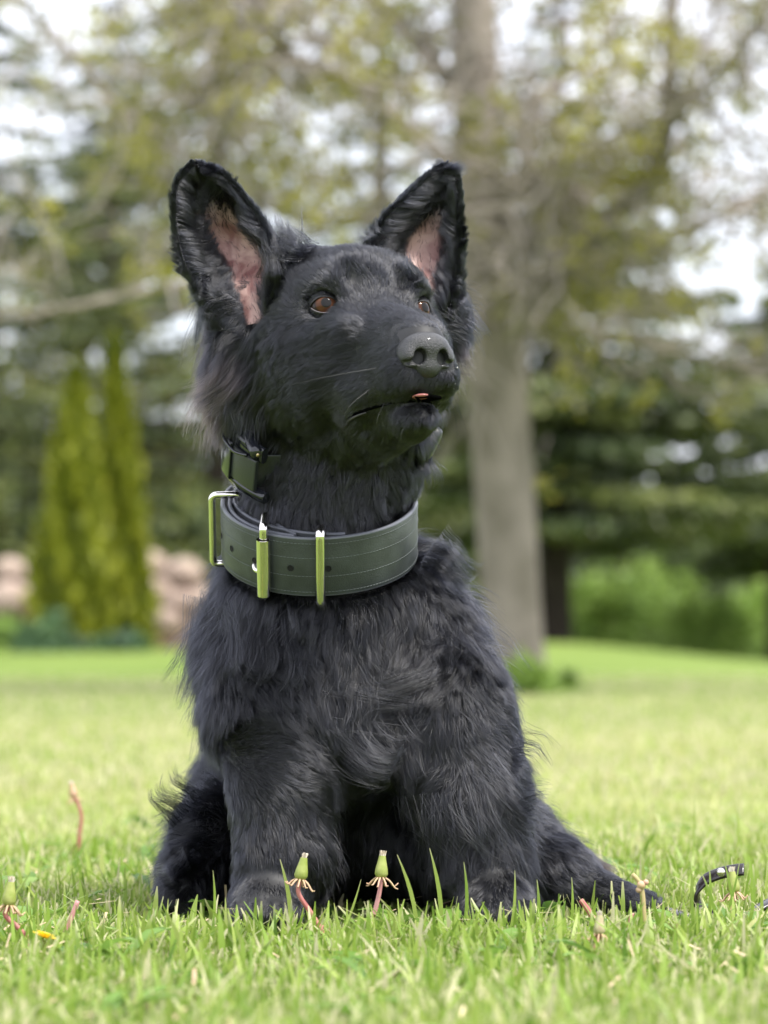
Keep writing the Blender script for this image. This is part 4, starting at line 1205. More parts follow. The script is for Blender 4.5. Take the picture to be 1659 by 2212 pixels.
def blades(name, X, Y, Hh, Wd, seg, lean=0.45, tone=None, dryp=0.12, tipw=0.25, Z0=None, mat=None, dirs=None):
    n = len(X)
    az = rng.random(n) * 2 * math.pi if dirs is None else dirs
    ld = az + rng.normal(size=n) * 0.6
    le = np.abs(rng.normal(size=n)) * lean * Hh
    fx, fy = np.cos(az + math.pi / 2), np.sin(az + math.pi / 2)
    twist = rng.normal(size=n) * 0.5
    Z = gz(X, Y) - 0.003 if Z0 is None else Z0
    V = np.zeros((n, seg + 1, 2, 3)); dry = np.zeros((n, seg + 1, 2))
    isd = rng.random(n) < dryp
    tipd = rng.random(n) < 0.35
    for s in range(seg + 1):
        t = s / seg
        cx = X + np.cos(ld) * le * t ** 2; cy = Y + np.sin(ld) * le * t ** 2; cz = Z + Hh * (t - 0.18 * (le / Hh) * t * t)
        w = Wd * 0.5 * ((0.75 + 0.5 * t - 0.25 * t * t) if t < 0.6 else (1.0 - (1 - tipw) * ((t - 0.6) / 0.4)))
        a = twist * t
        wx = fx * np.cos(a) - fy * np.sin(a); wy = fx * np.sin(a) + fy * np.cos(a)
        V[:, s, 0] = np.stack([cx - wx * w, cy - wy * w, cz], -1); V[:, s, 1] = np.stack([cx + wx * w, cy + wy * w, cz + w * 0.15], -1)
        dry[:, s] = np.where(isd, 0.85, np.where(tipd, 0.8 * max(0, t - 0.75) / 0.25, 0))[:, None]
    base = (np.arange(n) * (seg + 1) * 2)[:, None, None]
    q = np.array([[2 * s, 2 * s + 1, 2 * s + 3, 2 * s + 2] for s in range(seg)])[None]
    F = (base + q).reshape(-1, 4)
    tn = np.clip((0.42 + 0.17 * rng.normal(size=n) if tone is None else tone), 0, 1)
    return mesh_np(name, V.reshape(-1, 3), F, mat or M_grass, None, True, {'tone': np.repeat(tn, (seg + 1) * 2), 'dry': dry.ravel()})

def scatter(n, d0, d1, margin=1.25):
    """points on the lawn between two distances from the camera, denser close by"""
    d = d0 + (d1 - d0) * rng.random(n)
    hw = 829.5 * PA * d * margin + 0.06
    return (rng.random(n) * 2 - 1) * hw, d - D0
def patch(X, Y, k=1.0): return 0.5 + 0.25 * np.sin(X * 3.1 * k + 1.3 * np.sin(Y * 2.3 * k)) + 0.25 * np.sin(Y * 4.0 * k + X * 1.7 * k + 0.7)

X, Y = scatter(128000, 1.35, 4.4, 1.6)
cl = patch(X, Y, 2.0)
hh = (0.015 + 0.018 * rng.random(len(X))) * (0.75 + 0.5 * cl)
nearp = np.exp(-(((X + 0.083) / 0.06) ** 2 + ((Y + 0.07) / 0.055) ** 2)) + np.exp(-(((X - 0.09) / 0.07) ** 2 + ((Y + 0.05) / 0.05) ** 2))
under = np.exp(-(((X + 0.02) / 0.16) ** 4 + ((Y - 0.14) / 0.15) ** 4))
hh *= 1 - 0.35 * np.exp(-(((X - 0.26) / 0.14) ** 2 + ((Y + 0.03) / 0.08) ** 2)); hh *= 1 - 0.45 * np.clip(nearp, 0, 1); hh *= 1 - 0.6 * under
hh *= np.where(rng.random(len(X)) < 0.04, 1.5, 1)
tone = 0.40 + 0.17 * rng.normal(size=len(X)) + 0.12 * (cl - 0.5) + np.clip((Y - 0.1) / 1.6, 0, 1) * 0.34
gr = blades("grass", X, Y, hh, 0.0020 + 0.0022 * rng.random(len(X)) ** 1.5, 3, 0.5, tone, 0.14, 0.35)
tag(gr, "short bright green lawn grass with pale cut tips around the dog", "grass", kind='stuff')
X, Y = rng.uniform(-0.34, 0.40, 900), rng.uniform(-0.24, -0.085, 900)
tag(blades("long_grass", X, Y, rng.uniform(0.024, 0.048, 900), 0.0025 + 0.002 * rng.random(900), 4, 0.45, 0.40 + 0.15 * rng.normal(size=900), 0.08, 0.2),
    "uneven fringe of longer grass right in front of the dog's paws", "grass", kind='stuff')
# broader, longer blades standing out of the sward near the dog
X, Y = scatter(4500, 1.4, 3.2)
hh = 0.026 + 0.026 * rng.random(len(X)) ** 2
hh *= 1 - 0.45 * np.exp(-(((X - 0.26) / 0.14) ** 2 + ((Y + 0.03) / 0.08) ** 2))
nearp = np.exp(-(((X + 0.083) / 0.06) ** 2 + ((Y + 0.07) / 0.055) ** 2))
hh *= 1 - 0.4 * nearp; hh *= 1 - 0.6 * np.exp(-(((X + 0.02) / 0.16) ** 4 + ((Y - 0.14) / 0.15) ** 4))
tag(blades("long_grass", X, Y, hh, 0.003 + 0.0032 * rng.random(len(X)), 4, 0.45, 0.38 + 0.14 * rng.normal(size=len(X)), 0.08, 0.15),
    "longer coarse grass blades standing above the short lawn", "grass", kind='stuff')
X, Y = scatter(130000, 4.3, 15.5, 1.8)
d = Y + D0
hh = (0.018 + 0.022 * rng.random(len(X)))
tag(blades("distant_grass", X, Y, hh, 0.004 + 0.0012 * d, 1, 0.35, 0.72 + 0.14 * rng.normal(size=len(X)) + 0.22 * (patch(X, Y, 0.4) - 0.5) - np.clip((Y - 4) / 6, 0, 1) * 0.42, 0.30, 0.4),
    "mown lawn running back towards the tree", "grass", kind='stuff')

# ---------------------------------------------------------------- trees and shrubs
M_bark = mat_p("grey_bark", (0.27, 0.235, 0.20), 0.9, spec=0.1, nscale=7, col2=(0.17, 0.15, 0.12), bump=0.6, bscale=40)
M_twig = mat_p("twig_bark", (0.30, 0.265, 0.23), 0.9, spec=0.1)
M_dbark = mat_p("dark_bark", (0.055, 0.045, 0.035), 0.9, spec=0.1, noise=0.4, nscale=12)
def leafmat(name, c0, c1, c2, trans=0.4): return blade_material(name, [(0.0, c0), (0.5, c1), (1.0, c2)], (0.3, 0.22, 0.12), trans)
M_bud = leafmat("spring_leaf", (0.12, 0.13, 0.03), (0.27, 0.26, 0.05), (0.42, 0.39, 0.07), 0.5)
M_spr = leafmat("conifer_needle", (0.025, 0.042, 0.014), (0.075, 0.10, 0.026), (0.18, 0.20, 0.045), 0.15)
M_lit = leafmat("fresh_leaf", (0.09, 0.16, 0.03), (0.23, 0.35, 0.07), (0.38, 0.50, 0.12), 0.45)
M_arb = leafmat("thuja_scale", (0.07, 0.10, 0.009), (0.19, 0.22, 0.016), (0.34, 0.35, 0.03), 0.2)
M_blu = leafmat("bluish_leaf", (0.04, 0.08, 0.045), (0.08, 0.15, 0.07), (0.15, 0.25, 0.10), 0.35)

def leaf_mesh(name, C, size, mat, parent, up=0.0, aspect=0.5, tone=None, axis=None):
    """diamond leaves at centres C"""
    n = len(C); a = rng.normal(size=(n, 3)); a[:, 2] *= (1 - up)
    if axis is not None: a = axis + a * 0.35
    a /= np.linalg.norm(a, axis=1, keepdims=True)
    b = np.cross(a, rng.normal(size=(n, 3))); b /= np.linalg.norm(b, axis=1, keepdims=True)
    s = (size * (0.6 + 0.8 * rng.random(n)))[:, None]
    V = np.stack([C - a * s, C + b * s * aspect, C + a * s, C - b * s * aspect], 1).reshape(-1, 3)
    F = np.arange(4 * n).reshape(-1, 4)
    tn = np.clip(0.5 + 0.22 * rng.normal(size=n) if tone is None else tone, 0, 1)
    return mesh_np(name, V, F, mat, parent, False, {'tone': np.repeat(tn, 4), 'dry': np.zeros(4 * n)})

def wood(name, paths, mat, parent, sides=7):
    V, F = [], []
    for pts, r in paths:
        v, f = tube_arrays(pts, r, sides, cap=False); o = len(V); V += list(v); F += [tuple(i + o for i in q) for q in f]
    return mesh_np(name, V, F, mat, parent)

# the maple
TY = 9.6
maple = empty("maple_tree", tuple(W(1118, 1508, TY)))
tag(maple, "grey-barked maple with bare spreading limbs and yellow-green buds on the lawn behind the dog", "tree")
def tp(px, py, dy=0.0): return Wn(px, py, TY + dy)
tr_pts = catmull([tp(1126, 1560), tp(1118, 1470), tp(1104, 1300), tp(1086, 1000), tp(1064, 720), tp(1042, 450), tp(1030, 200), tp(1018, -100), tp(1005, -500, .1), tp(1030, -1000, .2)], 60)
PT = PA * (TY + D0)
tr_r = np.interp(np.arange(60), [0, 4, 10, 25, 34, 46, 59], np.array([84, 68, 64, 66, 60, 48, 14]) * PT)
wood("trunk", [(tr_pts, tr_r)], M_bark, maple, 18)
limbs = [
 ([tp(1072, 760), tp(1110, 690, -.1), tp(1200, 590, -.3), tp(1300, 490, -.5), tp(1400, 400, -.6), tp(1440, 260, -.7), tp(1448, 60, -.8), tp(1462, -250, -.8), tp(1450, -600, -.7)], 34, 10),
 ([tp(1300, 490, -.5), tp(1240, 400, -.4), tp(1130, 350, -.2), tp(1180, 200, -.1), tp(1300, 100, .1), tp(1380, -80, .2)], 13, 5),
 ([tp(1076, 735), tp(1150, 700, .1), tp(1300, 725, .3), tp(1470, 765, .5), tp(1700, 800, .6), tp(1900, 820, .7)], 15, 5),
 ([tp(1070, 715), tp(980, 708, -.3), tp(820, 640, -.7), tp(600, 600, -1.0), tp(390, 615, -1.2), tp(200, 655, -1.3), tp(0, 685, -1.4), tp(-300, 700, -1.5)], 13, 6),
 ([tp(1052, 560), tp(960, 520, .3), tp(820, 480, .6), tp(640, 470, .9), tp(420, 350, 1.1), tp(260, 235, 1.2), tp(120, 80, 1.3), tp(-50, -60, 1.4)], 20, 9),
 ([tp(1040, 430), tp(930, 320, -.2), tp(780, 200, -.5), tp(640, 130, -.8), tp(520, 125, -.9), tp(430, 200, -1.0), tp(380, 290, -1.0)], 17, 7),
 ([tp(1030, 250), tp(900, 90, .2), tp(760, -60, .5), tp(560, -240, .7)], 22, 9),
 ([tp(640, 130, -.8), tp(560, 30, -.9), tp(500, -120, -1)], 11, 5),
 ([tp(560, 470, .9), tp(540, 330, 1.), tp(470, 200, 1.1), tp(520, 60, 1.2), tp(620, -80, 1.2)], 12, 5),
 ([tp(1300, 490, -.5), tp(1420, 520, -.3), tp(1560, 470, -.1), tp(1700, 380, .1), tp(1860, 340, .2)], 14, 5),
 ([tp(1440, 260, -.7), tp(1540, 170, -.8), tp(1640, 60, -.9), tp(1740, -100, -.9)], 12, 5),
 ([tp(1120, 690), tp(1100, 560, -.3), tp(1150, 420, -.5), tp(1210, 350, -.6)], 12, 6),
 ([tp(1046, 480), tp(1110, 400, .4), tp(1240, 330, .7), tp(1400, 330, 1.0), tp(1560, 290, 1.1)], 13, 5),
]
lw = []
for pts, r0, r1 in limbs:
    P_ = catmull(pts, 26); rr = np.linspace(r0, r1, 26) * PT
    o = wood("limb", [(P_, rr)], M_bark, maple, 10)
    lw.append(P_)
tw, buds = [], []
for P_ in lw + [tr_pts[30:]]:
    for i in range(3, len(P_)):
        for k in range(3):
            if rng.random() < 0.58:
                p = P_[i].copy(); L_ = rng.uniform(0.25, 0.75); dd = rng.normal(size=3); dd[2] = dd[2] * 0.8 - 0.12; dd /= np.linalg.norm(dd)
                pts = [p]
                for q in range(6):
                    dd = dd + rng.normal(size=3) * 0.22; dd /= np.linalg.norm(dd); p = p + dd * L_ / 6; pts.append(p)
                    if rng.random() < 0.9:
                        e_ = dd + rng.normal(size=3) * 0.8; e_ /= np.linalg.norm(e_)
                        tw.append(([p, p + e_ * 0.10, p + e_ * 0.2 + np.array([0, 0, -.02])], [0.0045, 0.0035, 0.0018]))
                        if rng.random() < 0.62: buds.append(p + e_ * 0.2)
                tw.append((pts, np.linspace(0.009, 0.0035, 7)))
                buds.append(p)
def low(p):
    return (p[0] < -0.45 and p[2] < 1.30) or (p[0] > 0.62 and p[2] < 1.15)
tw = [q for q in tw if not low(q[0][-1])]
wood("twigs", tw, M_twig, maple, 4)['kind'] = 'stuff'
buds = np.array(buds)
clear = (np.abs(buds[:, 0] - np.interp(buds[:, 2], tr_pts[:, 2], tr_pts[:, 0])) < 0.22) & (buds[:, 1] < TY + 0.2)
keepb = np.where(clear, 0.08, np.where(buds[:, 0] > 1.0, 0.26, 0.42))
buds = buds[(rng.random(len(buds)) < keepb) & ~np.array([low(p) for p in buds])]
C = (buds[:, None] + rng.normal(size=(len(buds), 12, 3)) * 0.035).reshape(-1, 3)
tn = np.repeat(np.clip(0.55 + 0.25 * rng.normal(size=len(buds)), 0, 1), 12)
leaf_mesh("foliage", C, 0.022, M_bud, maple, 0, 0.6, tn)['kind'] = 'stuff'

def conifer(px, d, Hh, R, start, n_leaf, label, lean=0, sparse=1.0, mat=None, top=1.3):
    y = d - D0; x = (px - 829.5) * PA * d; z0 = float(gz(x, y))
    t_ = empty("spruce_tree", (x, y, z0 - 0.05)); tag(t_, label, "tree", "evergreens behind the lawn")
    wood("trunk", [([(x, y, z0 - .1), (x, y, z0 + Hh * .5), (x, y, z0 + Hh)], [0.045 * R + .04, .035 * R + .02, .01])], M_dbark, t_, 9)
    brs, C, A, tn = [], [], [], []
    nlev = int(Hh / 0.34)
    for i in range(nlev):
        h = start + (Hh - start) * (i + rng.random() * 0.5) / nlev
        Rl = R * (1 - (h / Hh) ** top) * (0.8 + 0.4 * rng.random()) + 0.15
        nb = int(5 + 4 * rng.random())
        for b in range(nb):
            a = rng.random() * 6.283; Lb = Rl * rng.uniform(0.65, 1.1); droop = rng.uniform(0.05, 0.28)
            e_ = np.array([math.cos(a), math.sin(a), 0])
            pts = [np.array([x, y, z0 + h]) + e_ * Lb * s + np.array([0, 0, -droop * Lb * s * (1.25 - s * 0.55)]) for s in (0, .35, .7, 1)]
            brs.append((pts, [0.03, 0.02, 0.012, 0.004]))
            m_ = int(n_leaf * (Lb / R) / (nlev * 7) * sparse) + 4
            s = rng.random(m_) ** 0.7; side = rng.normal(size=m_) * 0.16 * Lb * (1.1 - s) ** 0.5
            pp = np.array([np.interp(s, (0, .35, .7, 1), [q[k] for q in pts]) for k in range(3)]).T
            pp = pp + np.outer(side, [-e_[1], e_[0], 0]) + np.array([0, 0, -1]) * (np.abs(rng.normal(size=m_)) * 0.06)[:, None]
            C.append(pp); A.append(np.repeat([e_ * 0.6 + [0, 0, -.3]], m_, 0)); tn.append(np.clip(rng.normal() * 0.18 + 0.32 + 0.3 * s + rng.normal(size=m_) * 0.1, 0, 1))
    wood("branches", brs, M_dbark, t_, 4)['kind'] = 'stuff'
    leaf_mesh("foliage", np.vstack(C), 0.075, mat or M_spr, t_, 0, 0.35, np.concatenate(tn), np.vstack(A))['kind'] = 'stuff'
    return t_
conifer(1200, 30, 4.6, 3.0, 1.25, 46000, "dark low-boughed spruce with a short bare trunk right of the maple", top=2.6)
conifer(1680, 36, 4.8, 2.2, 1.35, 42000, "broad dark spruce cut by the right edge of the photo", top=2.2)
conifer(470, 35, 11, 2.6, 0.6, 20000, "tall dark spruce seen above the dog's near ear", sparse=0.8)
conifer(-40, 38, 10, 3.0, 0.6, 30000, "tall spruce at the left edge, behind and left of the two clipped evergreens", sparse=0.75)
conifer(235, 41, 9, 2.8, 0.5, 30000, "dark spruce rising straight behind the two clipped evergreens", sparse=0.8, top=1.8)
conifer(820, 37, 11, 2.4, 0.4, 15000, "tall spruce straight behind the dog's head", sparse=0.75)
conifer(1215, 41, 12, 1.9, 0.6, 9000, "tall narrow spruce showing just beside the maple's upper trunk", sparse=0.9)
conifer(-330, 34, 9, 2.8, 0.5, 20000, "spruce standing at the far left edge of the garden", sparse=0.8)

def shrub(name, label, px, d, r, h, n, mat, size=0.05, group=None, cat="shrub", z=None, tone=0.5):
    y = d - D0; x = (px - 829.5) * PA * d; z0 = float(gz(x, y)) if z is None else z
    t_ = empty(name, (x, y, z0)); tag(t_, label, cat, group)
    st = []
    for k in range(9):
        a = rng.random() * 6.283; q = np.array([math.cos(a) * r * .6, math.sin(a) * r * .6, h * rng.uniform(.6, .9)])
        st.append(([(x, y, z0 - .05), tuple(np.array([x, y, z0]) + q * [.5, .5, .6]), tuple(np.array([x, y, z0]) + q)], [0.02 * h + .004, 0.012 * h, 0.003]))
    wood("stems", st, M_dbark, t_, 5)['kind'] = 'stuff'
    nc_ = max(10, n // 50); a = rng.normal(size=(nc_, 3)); a /= np.linalg.norm(a, axis=1, keepdims=True); a[:, 2] = np.abs(a[:, 2]) * 1.0
    cc = np.array([x, y, z0]) + a * np.array([r, r, h]) * (0.55 + 0.42 * rng.random((nc_, 1))) * np.array([1, 1, 0.95])
    C = (cc[:, None] + rng.normal(size=(nc_, 50, 3)) * np.array([r * .16, r * .16, h * .09])).reshape(-1, 3); C[:, 2] = np.maximum(C[:, 2], z0 + 0.01)
    tn = np.clip(np.repeat(tone + 0.2 * rng.normal(size=nc_), 50) + 0.08 * rng.normal(size=nc_ * 50), 0, 1)
    leaf_mesh("foliage", C, size, mat, t_, 0, 0.6, tn)['kind'] = 'stuff'
    return t_

def thuja(label, px, d, r, h, lean=0.0):
    y = d - D0; x = (px - 829.5) * PA * d; z0 = float(gz(x, y))
    t_ = empty("arborvitae", (x, y, z0)); tag(t_, label, "evergreen", "clipped evergreens at the lawn's edge")
    wood("trunk", [([(x, y, z0 - .05), (x + lean * .5, y, z0 + h * .5), (x + lean, y, z0 + h * .95)], [0.05, 0.035, 0.01])], M_dbark, t_, 8)
    n = 9000; t = rng.random(n) ** 1.15; a = rng.random(n) * 6.283
    prof = np.interp(t, [0, 0.12, 0.35, 0.65, 0.88, 1.0], [0.92, 1.0, 0.84, 0.56, 0.30, 0.03]) * r
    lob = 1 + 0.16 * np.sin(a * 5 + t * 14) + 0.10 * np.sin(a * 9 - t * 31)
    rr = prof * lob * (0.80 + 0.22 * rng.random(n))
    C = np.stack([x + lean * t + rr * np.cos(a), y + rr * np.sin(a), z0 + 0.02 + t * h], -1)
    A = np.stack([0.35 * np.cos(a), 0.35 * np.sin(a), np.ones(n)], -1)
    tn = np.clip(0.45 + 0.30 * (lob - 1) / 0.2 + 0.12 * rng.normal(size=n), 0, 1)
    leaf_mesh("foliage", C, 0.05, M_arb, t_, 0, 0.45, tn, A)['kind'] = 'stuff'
    # inner stems keep the sky from showing through
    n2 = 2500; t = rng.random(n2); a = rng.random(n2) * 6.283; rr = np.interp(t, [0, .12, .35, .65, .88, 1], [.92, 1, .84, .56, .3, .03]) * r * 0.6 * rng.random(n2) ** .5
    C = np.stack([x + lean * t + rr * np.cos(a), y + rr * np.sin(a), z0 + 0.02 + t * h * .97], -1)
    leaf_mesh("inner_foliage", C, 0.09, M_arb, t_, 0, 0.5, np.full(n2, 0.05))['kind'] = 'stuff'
thuja("broad column-shaped arborvitae, the wider of the pair at the lawn's edge", 150, 27, 0.34, 2.50, 0.06)
thuja("slimmer, taller arborvitae tucked against its wider neighbour", 274, 27.8, 0.25, 2.82, -0.12)

# shrubs
for (px, d, r, h, n, mt, lb) in (
    (1290, 38, 0.65, 1.15, 2600, M_lit, "fresh green shrub beyond the lawn, beside the spruce's bare trunk"),
    (1400, 41, 0.85, 1.5, 3400, M_lit, "tall light green shrub beyond the lawn's falling edge"),
    (1530, 37, 0.65, 1.0, 2400, M_lit, "low light green shrub with dark gaps beneath it"),
    (1660, 40, 0.75, 1.25, 2400, M_lit, "yellow-green shrub cut by the right edge of the photo")):
    shrub("shrub", lb, px, d, r, h, n, mt, 0.055, "light green shrubs beyond the lawn", tone=0.62)
for (px, d, r, h, n, mt, lb) in (
    (-40, 34, 1.0, 2.0, 3200, M_spr, "dark olive shrub at the left edge, behind the boulders"),
    (120, 35, 0.9, 1.6, 2500, M_spr, "dark olive shrub hidden largely by the clipped evergreens"),
    (395, 33, 0.9, 1.75, 3200, M_spr, "olive shrub between the clipped evergreens and the dog's cheek"),
    (620, 36, 1.0, 1.9, 2500, M_spr, "dark shrub behind the dog's neck"),
    (960, 36, 0.9, 2.0, 3000, M_spr, "olive shrub between the dog's chin and the maple trunk")):
    shrub("shrub", lb, px, d, r, h, n, mt, 0.07, "dark shrubs at the back of the garden", tone=0.55)
for (px, d, r, h, n, mt, lb) in (
    (110, 26, 0.30, 0.34, 900, M_blu, "leafy blue-green perennial at the foot of the wider arborvitae"),
    (10, 26.2, 0.32, 0.30, 900, M_lit, "bright green perennial clump at the left edge of the lawn"),
    (262, 26, 0.22, 0.22, 600, M_blu, "small blue-green plant at the foot of the slimmer arborvitae"),
    (1120, 11.75, 0.17, 0.17, 1500, M_lit, "green suckers sprouting round the foot of the maple trunk"),
    (1215, 12.2, 0.10, 0.10, 500, M_lit, "reddish-green seedling tuft just off the foot of the maple trunk")):
    shrub("plant", lb, px, d, r, h, n, mt, 0.05 if d > 20 else 0.02, None, "plant")
# light green tree at the right edge
def broadleaf(label, px, d, R, z1, z2, n, mat, tone):
    y = d - D0; x = (px - 829.5) * PA * d; z0 = float(gz(x, y))
    t_ = empty("broadleaf_tree", (x, y, z0)); tag(t_, label, "tree")
    wood("trunk", [([(x, y, z0 - .1), (x + .05, y, z0 + z1), (x, y, z0 + z2 * .9)], [.16, .12, .03])], M_dbark, t_, 9)
    br = []; cc = []
    for k in range(60):
        h = rng.uniform(z1, z2); a = rng.random() * 6.283; L_ = R * math.sin(math.pi * min(.97, max(.12, (h - z1 * .5) / (z2 - z1 * .5)))) * rng.uniform(.5, 1.05)
        p0_ = np.array([x, y, z0 + h * .85]); p1_ = p0_ + np.array([math.cos(a) * L_, math.sin(a) * L_, .25 * L_]); br.append(([p0_, (p0_ + p1_) / 2 + [0, 0, .05], p1_], [.03, .018, .006]))
        for q in np.linspace(.4, 1, 5): cc.append(p0_ * (1 - q) + p1_ * q + rng.normal(size=3) * .12)
    wood("branches", br, M_dbark, t_, 4)['kind'] = 'stuff'
    cc = np.array(cc); m_ = n // len(cc); C = (cc[:, None] + rng.normal(size=(len(cc), m_, 3)) * 0.13).reshape(-1, 3)
    leaf_mesh("foliage", C, 0.06, mat, t_, 0, .6, np.clip(np.repeat(tone + .18 * rng.normal(size=len(cc)), m_), 0, 1))['kind'] = 'stuff'
broadleaf("fresh green leafy tree at the right edge of the photo", 1800, 42, 1.5, 0.8, 3.6, 6000, M_lit, 0.55)
broadleaf("half-leafed yellow-green tree far behind the left side of the garden", 250, 46, 2.6, 2.0, 9.5, 12000, M_bud, 0.45)

# boulders
M_rock = mat_p("pink_sandstone", (0.40, 0.315, 0.255), 0.85, spec=0.2, nscale=5, col2=(0.27, 0.20, 0.165), bump=0.5, bscale=20)
for i, (px, py, d, r, lb) in enumerate((
    (22, 1232, 29.6, 0.16, "rounded buff boulder, uppermost at the left edge"), (20, 1300, 29.0, 0.25, "large pinkish-buff boulder at the left edge of the lawn"),
    (-70, 1290, 29.2, 0.24, "buff boulder just past the left edge of the lawn"), (322, 1218, 29.6, 0.19, "pale boulder beside the slimmer arborvitae, top of the heap"),
    (395, 1240, 29.6, 0.22, "mauve-pink boulder near the dog's shoulder, top of the heap"), (338, 1272, 29.1, 0.15, "small pale pink boulder in the middle of the heap"),
    (385, 1302, 29.0, 0.17, "pale flat boulder low in the heap near the dog's shoulder"), (440, 1300, 29.3, 0.20, "mauve boulder partly hidden by the dog's shoulder"),
    (360, 1345, 28.6, 0.16, "brownish boulder at the foot of the heap"))):
    c = W(px, py, d - D0); rg = np.random.default_rng(50 + i)
    bm = bmesh.new(); bmesh.ops.create_icosphere(bm, subdivisions=3, radius=1)
    off = rg.normal(size=(5, 3)); off /= np.linalg.norm(off, axis=1, keepdims=True)
    for v in bm.verts:
        k = 1.0
        for o_ in off:
            q = v.co.dot(Vector(o_)); k *= 1 - 0.22 * max(0, q - 0.55)
        v.co *= k * r * (1 + 0.04 * math.sin(v.co.x * 5 + i) * math.cos(v.co.z * 6))
        v.co.z *= 0.8
        v.co += c
    tag(obj_bm("boulder", bm, M_rock), lb, "boulder", "boulders at the edge of the lawn")
# earth bank the boulders sit in
xs_ = np.linspace(-6.5, -0.6, 50); 
bv, bf = [], []
for i, x in enumerate(xs_):
    hgt = 0.60 + 0.08 * math.sin(x * 3) 
    if x > -1.4: hgt *= max(0.05, (-0.6 - x) / 0.8)
    for (dy, hz) in ((25.9, 0.0), (26.4, 0.22), (26.9, 0.62), (27.6, 0.95), (29.5, 1.0), (32, 0.0)):
        bv.append((x, dy, float(gz(x, dy)) - 0.03 + hgt * hz + 0.03 * math.sin(x * 9 + dy * 3)))
for i in range(len(xs_) - 1):
    for j in range(5): bf.append((i * 6 + j, (i + 1) * 6 + j, (i + 1) * 6 + j + 1, i * 6 + j + 1))
tag(mesh_np("terrain_bank", bv, bf, mat_p("mulch", (0.17, 0.12, 0.085), 0.95, spec=0.1, nscale=6, col2=(0.09, 0.065, 0.045))), kind='structure')

# far-off wood that closes the view
n = 70000; Y = rng.uniform(62, 88, n); X = rng.uniform(-1, 1, n) * (Y + D0) * 0.70
topz = 4.6 + 1.0 * np.sin(X * 0.55) + 0.7 * np.sin(X * 1.3 + 2)
Z = -1.2 + (topz + 1.2) * rng.random(n) ** 0.8
tn = np.clip(0.35 + 0.25 * np.sin(X * 0.9 + 1) + 0.15 * np.sin(Z * 3 + X) + 0.15 * rng.normal(size=n), 0, 1)
tag(leaf_mesh("forest", np.stack([X, Y, Z], -1), 0.30, blade_material("far_leaf", [(0, (0.03, 0.045, 0.018)), (0.5, (0.08, 0.11, 0.03)), (1, (0.17, 0.24, 0.05))], trans=0.2), None, 0, 0.6, tn),
    "distant wood closing the view beyond the garden", "wood", kind='stuff')
# ---------------------------------------------------------------- dandelions and weeds
M_stemr = mat_p("red_stem", (0.42, 0.12, 0.11), 0.4, nscale=60, col2=(0.55, 0.24, 0.20), trans=0.2)
M_stemp = mat_p("pink_stem", (0.66, 0.36, 0.34), 0.4, nscale=60, col2=(0.60, 0.28, 0.27), trans=0.25)
M_stemt = mat_p("tan_stem", (0.52, 0.40, 0.20), 0.5, nscale=60, col2=(0.40, 0.36, 0.14), trans=0.2)
M_bract = mat_p("green_bract", (0.30, 0.37, 0.07), 0.5, nscale=150, col2=(0.42, 0.46, 0.14), trans=0.3)
M_curl = mat_p("curled_bract", (0.60, 0.36, 0.26), 0.6, nscale=150, col2=(0.55, 0.42, 0.22), trans=0.2)
M_pap = mat_p("dry_pappus", (0.72, 0.67, 0.58), 0.8, nscale=200, col2=(0.50, 0.40, 0.28))
M_pale = mat_p("faded_bract", (0.50, 0.50, 0.26), 0.7, nscale=250, col2=(0.42, 0.33, 0.20), trans=0.2)
M_yel = mat_p("yellow_petal", (0.80, 0.55, 0.02), 0.5, trans=0.3)

